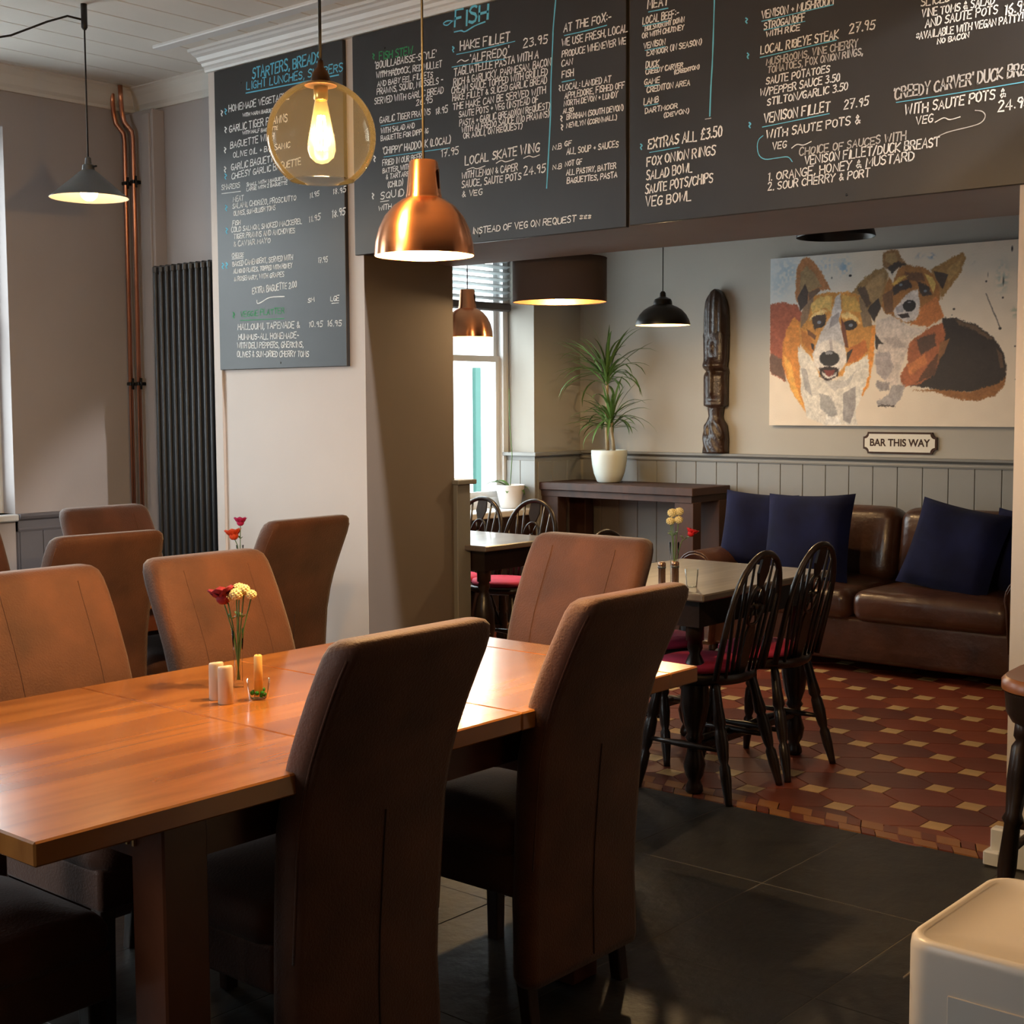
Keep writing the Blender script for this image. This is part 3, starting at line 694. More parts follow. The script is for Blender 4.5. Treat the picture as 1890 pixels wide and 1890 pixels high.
vase(-2.93, 4.36, .76, .165, 'clear bud vase with tall pale blooms on the grey-topped table', [
 (-.012, -.008, .235, 'ball', .017, CREAMF), (.014, .008, .24, 'ball', .017, CREAMF), (-.008, -.002, .265, 'ball', .019, CREAMF), (.012, .014, .27, 'ball', .018, CREAMF), (.045, .045, .19, 'petals', .03, mat('scarlet_petals', srgb(200, 20, 30), .7, var=.2))], r0=.014, r1=.019)
name_flowers(['pale pompom bloom, lower left in the grey-topped table vase', 'pale pompom bloom, lower right in the grey-topped table vase', 'pale pompom bloom, upper left in the grey-topped table vase', 'pale pompom bloom, upper right in the grey-topped table vase', 'scarlet bloom drooping right in the grey-topped table vase'], 'flowers in the grey-topped table vase')
def mill(x, y, lab):
    o = MB().lathe([(0, 0), (.014, 0), (.0145, .004), (.0135, .008), (.0135, .085), (.0145, .088), (.0145, .098), (.012, .102), (0, .102)], (0, 0, 0), 20).build('pepper_mill', mat('coppery_mill', (.45, .28, .2), .25, .9, var=.2)); o.location = (x, y, .76); tag(o, lab, 'mill')
    MB().lathe([(.0137, .078), (.015, .08), (.015, .086), (.0137, .088)], (0, 0, 0), 20).build('band', GREYM, o)
mill(-2.90, 4.235, 'slim coppery pepper mill, left of the pair on the grey-topped table')
mill(-2.875, 4.285, 'slim coppery pepper mill, right of the pair, beside the bud vase')
g2 = MB().lathe([(0, .003), (.016, .004), (.018, .01), (.024, .07), (.0255, .07), (.02, .002), (0, 0)], (0, 0, 0), 24).build('tealight_glass', GLASS); g2.location = (-2.845, 4.35, .76); tag(g2, 'small sparkling glass beside the coppery mills', 'glass')
# ================================================================= PLANTS
def strap_leaf(base, az, el, L, wd, droop, n=7):
    pts = []; p = Vector(base); e = el
    for k in range(n + 1):
        pts.append(p.copy()); d = Vector((cos(az) * cos(e), sin(az) * cos(e), sin(e))); p = p + d * (L / n); e -= droop / n * (1 + k * .35)
    side = Vector((-sin(az), cos(az), 0)); vs = []; fs = []
    for k, q in enumerate(pts):
        ww = wd * (sin(pi * min(1, (k + .9) / (n + 1.0))) ** .7) * .5 if k < n else .0004
        vs += [tuple(q - side * ww), tuple(q + Vector((0, 0, -ww * .35))), tuple(q + side * ww)]
    for k in range(n):
        a = 3 * k; fs += [(a, a + 1, a + 4, a + 3), (a + 1, a + 2, a + 5, a + 4)]
    return MB().add(vs, fs, True)
pl = empty('potted_dracaena', (-5.555, 7.49, .916)); tag(pl, 'two-headed spiky dragon plant in a pale pot on the tall table', 'plant')
MB().lathe([(0, 0), (.07, 0), (.082, .008), (.102, .06), (.114, .12), (.120, .18), (.120, .212), (.115, .216), (.110, .212), (.108, .19), (0, .188)], (0, 0, 0), 40).build('pot', POTW, pl, sharp=60)
MB().lathe([(0, .19), (.108, .19), (0, .196)], (0, 0, 0), 24).build('soil', SOIL, pl)
MB().tube([(-.01, 0, .18), (-.015, -.01, .35), (-.02, 0, .5), (-.025, .01, .62), (-.02, 0, .70)], [.013, .012, .011, .011, .01], 8).build('stem', TRUNK, pl)
MB().tube([(.035, .01, .18), (.03, 0, .28), (.025, -.01, .34), (.02, 0, .40)], [.012, .011, .011, .01], 8).build('stem', TRUNK, pl)
rl = random.Random(3)
for (bx_, by_, bz_, n, L) in ((-.02, 0, .69, 60, .42), (.02, 0, .40, 50, .37)):
    for k in range(n):
        az = rl.uniform(0, 2 * pi); el = radians(rl.choice([80, 65, 50, 35, 20, 5]) + rl.uniform(-8, 8)); LL = L * rl.uniform(.7, 1.1)
        yaw_out = sin(az) > .2
        if by_ + sin(az) * cos(el) * LL > .22: LL *= .62
        strap_leaf((bx_, by_, bz_ + rl.uniform(-.05, .05)), az, el, LL, .019, radians(rl.uniform(12, 62))).build('leaf', LEAF, pl)
orc = empty('potted_orchid', (-6.1, 7.11, .743)); tag(orc, 'white pot with strappy orchid leaves on the window sill', 'plant')
MB().lathe([(0, 0), (.062, 0), (.068, .006), (.088, .10), (.1, .155), (.094, .157), (.085, .135), (0, .13)], (0, 0, 0), 32).build('pot', mat('white_pot', srgb(236, 234, 232), .4), orc, sharp=60)
MB().lathe([(0, .131), (.085, .133), (0, .14)], (0, 0, 0), 20).build('soil', SOIL, orc)
for az, el, L in ((3.6, 40, .22), (3.3, 55, .16), (.6, 30, .16), (.2, 20, .14), (5.2, 25, .12)):
    strap_leaf((0, 0, .13), az, radians(el), L, .045, radians(60)).build('leaf', LEAF, orc)
MB().tube([(0, 0, .13), (.01, .01, .35), (-.02, .02, .6), (-.03, .03, .8)], .003, 6).build('flower_stem', STEM, orc)
# ================================================================= IDOL ON THE RAIL
idol = MB(); nz = 110; nw = 28; Hh = 1.05
def iw(t):   # half width as share, t from bottom 0 to top 1
    K = [(0, 1), (.12, 1), (.17, .9), (.20, .66), (.225, .52), (.285, .62), (.288, .94), (.40, .95), (.49, .96), (.50, .90), (.52, .95), (.62, .98), (.705, 1), (.712, 1.04), (.724, 1.04), (.73, .99), (.82, .99), (.88, .93), (.93, .80), (.965, .6), (.985, .4), (1, .08)]
    for (a, p), (b_, q) in zip(K, K[1:]):
        if a <= t <= b_: return p + (q - p) * (t - a) / (b_ - a)
    return .1
rings = []
for k in range(nz + 1):
    t = k / nz; hw = .088 * iw(t); dp = .075 * (.55 + .45 * iw(t)); r = []
    for i in range(nw + 1):
        a = pi * i / nw; x = -hw * cos(a); s = sin(a); y = -dp * s ** .6 if s > 0 else 0
        u = x / .088; d = 0
        if .29 < t < .70:
            d -= .020 * math.exp(-(u / .16) ** 2) * (1 if .36 < t < .58 else .35)            # nose
            d -= .016 * math.exp(-((t - .535) / .022) ** 2)                                     # brow
            d += .022 * math.exp(-((t - .50) / .016) ** 2) * (abs(u) > .2)                      # eye slots
            d += .012 * math.exp(-((t - .33) / .010) ** 2) * math.exp(-(u / .4) ** 2)          # mouth
            if .58 < t < .70: d += .014 * math.exp(-((u + .05) / .3) ** 2) - .02 * math.exp(-((u + .05) / .12) ** 2 - ((t - .64) / .03) ** 2)
        if t < .2: d += .01 * sin(u * 9 + t * 70) * .4 + (.012 * math.exp(-((u + .25) / .14) ** 2) if t > .08 else 0)
        if t > .73: d += .004 * cos(u * 14)
        r.append((x, y + d, t * Hh))
    r += [(hw * .9, .0, t * Hh), (-hw * .9, .0, t * Hh)]
    rings.append(r)
idol.loft(rings, True); io = idol.build('carved_statue', mat('carved_dark_wood', srgb(52, 36, 28), .3, var=.4, vscale=14, bump=.35, bscale=60))
io.location = (-4.868, 7.73, 1.118); tag(io, 'tall dark carved wooden head with domed hat standing on the panel rail', 'statue')
# ================================================================= SIGN
sg = empty('sign', (-3.615, 7.747, 1.2)); tag(sg, 'small white scalloped sign reading BAR THIS WAY under the dog painting', 'sign')
def notched(w, h, n, k=5):
    pts = []
    for cx, cy, a0 in ((w / 2, h / 2, -pi / 2), (-w / 2, h / 2, 0), (-w / 2, -h / 2, pi / 2), (w / 2, -h / 2, pi)):
        seq = [(cx + n * cos(a0 + pi - (pi / 2) * q / k * 1), cy + n * sin(a0 + pi - (pi / 2) * q / k)) for q in range(k + 1)]
        pts += seq
    return pts
def notch2(w, h, n, k=5):
    pts = []
    for sx, sy in ((1, 1), (-1, 1), (-1, -1), (1, -1)):
        arc = []
        for q in range(k + 1):
            a = pi / 2 * q / k
            arc.append((sx * (w / 2 - n * sin(a)), sy * (h / 2 - n * cos(a))))
        if sx * sy < 0: arc = arc[::-1]
        pts += arc
    return pts
for nm, w_, h_, y_, m_ in (('frame', .462, .128, -.010, SEAM), ('face', .440, .106, -.013, mat('sign_face', srgb(226, 220, 208), .6))):
    p = notch2(w_, h_, .028); MB().loft([[(x, 0, z) for x, z in p], [(x, y_, z) for x, z in p]], False).build(nm, m_, sg)
def text_mesh(s, size, name, m, parent, loc, bold=.0, sx=1.0):
    cu = bpy.data.curves.new('t', 'FONT'); cu.body = s; cu.size = size; cu.align_x = 'CENTER'; cu.align_y = 'CENTER'; cu.extrude = .0004; cu.offset = bold
    to = bpy.data.objects.new('t', cu); COL.objects.link(to); dg = bpy.context.evaluated_depsgraph_get(); dg.update()
    me = bpy.data.meshes.new_from_object(to.evaluated_get(dg)); bpy.data.objects.remove(to)
    o = bpy.data.objects.new(name, me); COL.objects.link(o); me.materials.clear(); me.materials.append(m); o.parent = parent
    o.rotation_euler = (pi / 2, 0, 0); o.location = loc; o.scale = (sx, 1, 1); return o
text_mesh('BAR THIS WAY', .060, 'lettering', SEAM, sg, (0, -.0135, .0), .0016, .93)
TEXT=[
(1, 'STARTERS, BREADS', -5.184, 2.947, -4.717, 2.948, 0.046, 'b'),
(1, 'LIGHT LUNCHES, SHARERS', -5.226, 2.904, -4.574, 2.888, 0.034, 'b'),
(1, 'HOMEMADE VEGETABLE', -5.361, 2.82, -4.93, 2.819, 0.03, 'w'),
(1, 'WITH WARM BAGUETTE', -5.258, 2.785, -5.01, 2.777, 0.015, 'w'),
(1, 'GARLIC TIGER PRAWNS', -5.36, 2.727, -4.944, 2.722, 0.032, 'w'),
(1, 'WITH HALF BAGUETTE', -5.261, 2.704, -5.012, 2.694, 0.015, 'w'),
(1, 'BAGUETTE WITH', -5.355, 2.651, -5.04, 2.655, 0.03, 'w'),
(1, 'OLIVE OIL + BALSAMIC', -5.336, 2.606, -4.928, 2.605, 0.025, 'w'),
(1, 'GARLIC BAGUETTE', -5.352, 2.549, -5.024, 2.555, 0.03, 'w'),
(1, 'CHEESY GARLIC BAGUETTE', -5.35, 2.508, -4.857, 2.52, 0.028, 'w'),
(1, 'SHARERS', -5.427, 2.465, -5.29, 2.463, 0.023, 'w'),
(1, 'SMALL WITH 1 BAGUETTE', -5.24, 2.463, -4.951, 2.465, 0.015, 'w'),
(1, 'LARGE WITH 2 BAGUETTE', -5.241, 2.442, -4.951, 2.443, 0.015, 'w'),
(1, 'MEAT', -5.343, 2.401, -5.265, 2.403, 0.023, 'w'),
(1, 'SALAMI, CHORIZO, PROSCIUTTO', -5.348, 2.371, -4.894, 2.366, 0.023, 'w'),
(1, '11.95', -4.802, 2.366, -4.737, 2.371, 0.021, 'w'),
(1, '18.95', -4.649, 2.367, -4.564, 2.37, 0.023, 'w'),
(1, 'OLIVES, SUN-BLUSH TOMS', -5.341, 2.336, -5.038, 2.337, 0.02, 'w'),
(1, '11.95', -4.81, 2.26, -4.733, 2.267, 0.026, 'w'),
(1, '18.95', -4.657, 2.267, -4.571, 2.273, 0.031, 'w'),
(1, 'FISH', -5.35, 2.292, -5.292, 2.293, 0.02, 'w'),
(1, 'COLD SALMON, SMOKED MACKEREL', -5.361, 2.261, -4.856, 2.258, 0.023, 'w'),
(1, 'TIGER PRAWNS AND ANCHOVIES', -5.344, 2.229, -4.905, 2.221, 0.023, 'w'),
(1, '& CAVIAR MAYO', -5.346, 2.193, -5.078, 2.191, 0.023, 'w'),
(1, 'CHEESE', -5.359, 2.142, -5.273, 2.141, 0.02, 'w'),
(1, 'BAKED CAMEMBERT, SERVED WITH', -5.357, 2.101, -4.923, 2.103, 0.023, 'w'),
(1, '17.95', -4.752, 2.077, -4.688, 2.077, 0.024, 'w'),
(1, 'ALMOND FLAKES, TOPPED WITH HONEY', -5.35, 2.067, -4.928, 2.067, 0.02, 'w'),
(1, '& ROSEMARY, WITH GRAPES', -5.348, 2.031, -4.985, 2.031, 0.02, 'w'),
(1, 'EXTRA BAGUETTE 2.00', -5.214, 1.964, -4.9, 1.977, 0.028, 'w'),
(1, 'SM', -4.824, 1.905, -4.78, 1.907, 0.019, 'w'),
(1, 'LGE', -4.673, 1.903, -4.618, 1.903, 0.021, 'w'),
(1, 'VEGGIE PLATTER', -5.306, 1.861, -4.99, 1.864, 0.025, 'g'),
(1, 'HALLOUMI, TAPENADE &', -5.326, 1.801, -4.884, 1.794, 0.028, 'w'),
(1, '10.95', -4.821, 1.794, -4.729, 1.793, 0.024, 'w'),
(1, '16.95', -4.698, 1.793, -4.604, 1.792, 0.026, 'w'),
(1, 'HUMMUS-ALL HOMEMADE-', -5.323, 1.754, -4.891, 1.747, 0.026, 'w'),
(1, 'WITH DELI PEPPERS, GHERKINS,', -5.333, 1.714, -4.861, 1.705, 0.026, 'w'),
(1, 'OLIVES & SUN-DRIED CHERRY TOMS', -5.336, 1.673, -4.824, 1.662, 0.026, 'w'),
(2, 'FISH', -3.911, 2.957, -3.733, 2.956, 0.059, 'b'),
(2, 'FISH STEW', -4.346, 2.897, -4.149, 2.891, 0.031, 'g'),
(2, "'BOUILLABAISSE-STYLE'", -4.371, 2.865, -4.015, 2.858, 0.027, 'w'),
(2, 'WITH HADDOCK, RED MULLET', -4.364, 2.826, -3.983, 2.812, 0.025, 'w'),
(2, 'AND BABY EEL FILLETS', -4.358, 2.789, -4.035, 2.781, 0.022, 'w'),
(2, 'PRAWNS, SQUID, MUSSELS -', -4.362, 2.757, -3.978, 2.748, 0.025, 'w'),
(2, 'SERVED WITH GARLIC BREAD', -4.378, 2.718, -3.975, 2.707, 0.025, 'w'),
(2, '26.95', -4.132, 2.679, -4.037, 2.679, 0.024, 'w'),
(2, 'GARLIC TIGER PRAWNS', -4.347, 2.635, -4.05, 2.632, 0.025, 'w'),
(2, '18.95', -4.021, 2.627, -3.953, 2.628, 0.026, 'w'),
(2, 'WITH SALAD AND', -4.34, 2.591, -4.141, 2.591, 0.02, 'w'),
(2, 'BAGUETTE FOR DIPPING', -4.341, 2.561, -4.063, 2.558, 0.02, 'w'),
(2, "'CHIPPY' HADDOCK (LOCAL)", -4.332, 2.504, -3.939, 2.503, 0.029, 'w'),
(2, '17.95', -3.991, 2.453, -3.895, 2.454, 0.028, 'w'),
(2, 'FRIED IN OUR BEER', -4.333, 2.456, -4.102, 2.457, 0.023, 'w'),
(2, 'BATTER, WITH PEAS', -4.333, 2.425, -4.102, 2.426, 0.02, 'w'),
(2, '& TARTARE', -4.314, 2.397, -4.175, 2.398, 0.02, 'w'),
(2, '(CHILD)', -4.303, 2.362, -4.214, 2.363, 0.023, 'w'),
(2, 'SQUID', -4.348, 2.317, -4.208, 2.319, 0.027, 'w'),
(2, 'WITH', -4.36, 2.27, -4.284, 2.272, 0.021, 'w'),
(2, 'HAKE FILLET', -3.881, 2.862, -3.62, 2.854, 0.034, 'w'),
(2, '23.95', -3.551, 2.818, -3.43, 2.816, 0.031, 'w'),
(2, "'ALFREDO'", -3.826, 2.806, -3.626, 2.802, 0.032, 'w'),
(2, 'TAGLIATELLE PASTA WITH A', -3.915, 2.765, -3.475, 2.767, 0.03, 'w'),
(2, 'RICH & GARLICKY, PARMESAN, BACON', -3.918, 2.727, -3.414, 2.729, 0.026, 'w'),
(2, 'CREAM SAUCE TOPPED WITH GRILLED', -3.93, 2.697, -3.43, 2.697, 0.026, 'w'),
(2, 'HAKE FILLET & SLICED GARLIC BREAD', -3.925, 2.667, -3.433, 2.667, 0.024, 'w'),
(2, 'THE HAKE CAN BE SERVED WITH', -3.922, 2.632, -3.439, 2.629, 0.026, 'w'),
(2, 'SAUTE POTS + VEG (INSTEAD OF', -3.89, 2.598, -3.476, 2.6, 0.024, 'w'),
(2, 'PASTA + GARLIC BREAD)(ON REQUEST)', -3.887, 2.563, -3.42, 2.568, 0.024, 'w'),
(2, 'WITH ALFREDO SAUCE (NO PRAWNS)', -3.875, 2.536, -3.423, 2.538, 0.024, 'w'),
(2, 'OR AIOLI, ON REQUEST)', -3.867, 2.511, -3.558, 2.512, 0.021, 'w'),
(2, 'LOCAL SKATE WING', -3.858, 2.405, -3.472, 2.415, 0.034, 'w'),
(2, 'WITH LEMON & CAPER', -3.877, 2.353, -3.582, 2.355, 0.026, 'w'),
(2, '24.95', -3.55, 2.331, -3.443, 2.334, 0.031, 'w'),
(2, 'SAUCE, SAUTE POTS', -3.878, 2.317, -3.565, 2.318, 0.026, 'w'),
(2, '& VEG', -3.878, 2.28, -3.767, 2.28, 0.022, 'w'),
(2, 'INSTEAD OF VEG ON REQUEST ***', -3.821, 2.128, -3.223, 2.132, 0.024, 'w'),
(2, 'AT THE FOX:-', -3.35, 2.843, -3.13, 2.846, 0.03, 'w'),
(2, 'WE USE FRESH, LOCAL', -3.358, 2.791, -3.055, 2.794, 0.026, 'w'),
(2, 'PRODUCE WHENEVER WE', -3.359, 2.75, -3.062, 2.751, 0.024, 'w'),
(2, 'CAN', -3.361, 2.717, -3.309, 2.717, 0.022, 'w'),
(2, 'FISH', -3.359, 2.674, -3.304, 2.674, 0.024, 'w'),
(2, 'LOCAL: LANDED AT', -3.356, 2.627, -3.13, 2.626, 0.022, 'w'),
(2, 'APPLEDORE, FISHED OFF', -3.346, 2.594, -3.068, 2.595, 0.022, 'w'),
(2, 'NORTH DEVON + LUNDY', -3.349, 2.568, -3.098, 2.566, 0.02, 'w'),
(2, 'ALSO', -3.354, 2.541, -3.304, 2.542, 0.016, 'w'),
(2, 'BRIXHAM (SOUTH DEVON)', -3.337, 2.516, -3.073, 2.516, 0.02, 'w'),
(2, 'NEWLYN (CORNWALL)', -3.337, 2.486, -3.103, 2.485, 0.018, 'w'),
(2, 'N.B', -3.405, 2.411, -3.362, 2.412, 0.018, 'w'),
(2, 'GF', -3.346, 2.418, -3.315, 2.419, 0.018, 'w'),
(2, 'ALL SOUP + SAUCES', -3.337, 2.386, -3.096, 2.386, 0.022, 'w'),
(2, 'N.B', -3.405, 2.338, -3.362, 2.338, 0.018, 'w'),
(2, 'NOT GF', -3.344, 2.343, -3.264, 2.343, 0.018, 'w'),
(2, 'ALL PASTRY, BATTER', -3.338, 2.309, -3.106, 2.309, 0.02, 'w'),
(2, 'BAGUETTES, PASTA', -3.335, 2.278, -3.101, 2.277, 0.02, 'w'),
(3, 'MEAT', -2.966, 2.858, -2.877, 2.857, 0.03, 'w'),
(3, 'LOCAL BEEF:-', -2.987, 2.806, -2.833, 2.808, 0.025, 'w'),
(3, 'HOLSWORTHY DOWN', -2.976, 2.782, -2.809, 2.785, 0.017, 'w'),
(3, 'OR WITH CHUTNEY', -2.989, 2.758, -2.81, 2.759, 0.017, 'w'),
(3, 'VENISON', -2.982, 2.72, -2.889, 2.72, 0.021, 'w'),
(3, 'EXMOOR (IN SEASON)', -2.968, 2.692, -2.737, 2.695, 0.019, 'w'),
(3, 'DUCK', -2.973, 2.65, -2.915, 2.649, 0.021, 'w'),
(3, 'CREEDY CARVER', -2.973, 2.628, -2.814, 2.629, 0.017, 'w'),
(3, '(CREDITON)', -2.85, 2.61, -2.746, 2.613, 0.013, 'w'),
(3, 'GAME', -2.979, 2.592, -2.913, 2.591, 0.019, 'w'),
(3, 'CREDITON AREA', -2.968, 2.563, -2.784, 2.563, 0.019, 'w'),
(3, 'LAMB', -2.981, 2.521, -2.917, 2.523, 0.021, 'w'),
(3, 'DARTMOOR', -2.975, 2.49, -2.836, 2.491, 0.017, 'w'),
(3, '(DEVON)', -2.894, 2.465, -2.788, 2.467, 0.015, 'w'),
(3, 'EXTRAS ALL £3.50', -2.962, 2.362, -2.651, 2.369, 0.035, 'w'),
(3, 'FOX ONION RINGS', -2.967, 2.301, -2.678, 2.31, 0.031, 'w'),
(3, 'SALAD BOWL', -2.97, 2.253, -2.773, 2.26, 0.031, 'w'),
(3, 'SAUTE POTS/CHIPS', -2.974, 2.204, -2.687, 2.216, 0.031, 'w'),
(3, 'VEG BOWL', -2.972, 2.156, -2.777, 2.163, 0.033, 'w'),
(3, 'VENISON + MUSHROOM', -2.497, 2.739, -2.23, 2.738, 0.025, 'w'),
(3, 'STROGANOFF', -2.487, 2.703, -2.333, 2.704, 0.023, 'w'),
(3, 'WITH RICE', -2.478, 2.677, -2.353, 2.677, 0.018, 'w'),
(3, 'LOCAL RIBEYE STEAK', -2.499, 2.623, -2.211, 2.626, 0.027, 'w'),
(3, '27.95', -2.172, 2.634, -2.084, 2.635, 0.029, 'w'),
(3, 'MUSHROOMS, VINE CHERRY', -2.477, 2.582, -2.141, 2.589, 0.023, 'd'),
(3, 'TOMATOES, FOX ONION RINGS,', -2.471, 2.555, -2.124, 2.56, 0.023, 'd'),
(3, 'SAUTE POTATOES', -2.477, 2.519, -2.241, 2.524, 0.023, 'w'),
(3, 'W/PEPPER SAUCE 3.50', -2.5, 2.483, -2.204, 2.49, 0.023, 'w'),
(3, 'STILTON/GARLIC 3.50', -2.472, 2.448, -2.175, 2.457, 0.023, 'w'),
(3, 'VENISON FILLET', -2.484, 2.392, -2.239, 2.398, 0.031, 'w'),
(3, '27.95', -2.188, 2.396, -2.102, 2.398, 0.028, 'w'),
(3, 'WITH SAUTE POTS &', -2.475, 2.338, -2.13, 2.345, 0.027, 'w'),
(3, 'VEG', -2.449, 2.298, -2.398, 2.3, 0.023, 'w'),
(3, 'CHOICE OF SAUCES WITH', -2.348, 2.266, -1.971, 2.274, 0.025, 'd'),
(3, 'VENISON FILLET/DUCK BREAST', -2.327, 2.235, -1.861, 2.24, 0.027, 'w'),
(3, '1. ORANGE, HONEY & MUSTARD', -2.467, 2.196, -1.944, 2.205, 0.027, 'w'),
(3, '2. SOUR CHERRY & PORT', -2.467, 2.164, -2.093, 2.171, 0.025, 'w'),
(3, 'SLICED', -1.928, 2.676, -1.834, 2.675, 0.022, 'w'),
(3, 'VINE TOMS & SALAD', -1.925, 2.642, -1.695, 2.641, 0.023, 'w'),
(3, 'AND SAUTE POTS', -1.912, 2.609, -1.685, 2.612, 0.025, 'w'),
(3, '16.95', -1.663, 2.603, -1.592, 2.605, 0.029, 'w'),
(3, '*AVAILABLE WITH VEGAN PATTY!', -1.942, 2.576, -1.608, 2.576, 0.022, 'w'),
(3, 'NO BACON', -1.872, 2.552, -1.772, 2.555, 0.015, 'w'),
(3, "'CREEDY CARVER' DUCK BREAST", -2.016, 2.403, -1.535, 2.42, 0.034, 'd'),
(3, 'WITH SAUTE POTS &', -1.975, 2.349, -1.655, 2.36, 0.029, 'w'),
(3, '24.95', -1.676, 2.32, -1.581, 2.324, 0.029, 'w'),
(3, 'VEG', -1.937, 2.313, -1.883, 2.316, 0.023, 'w')]
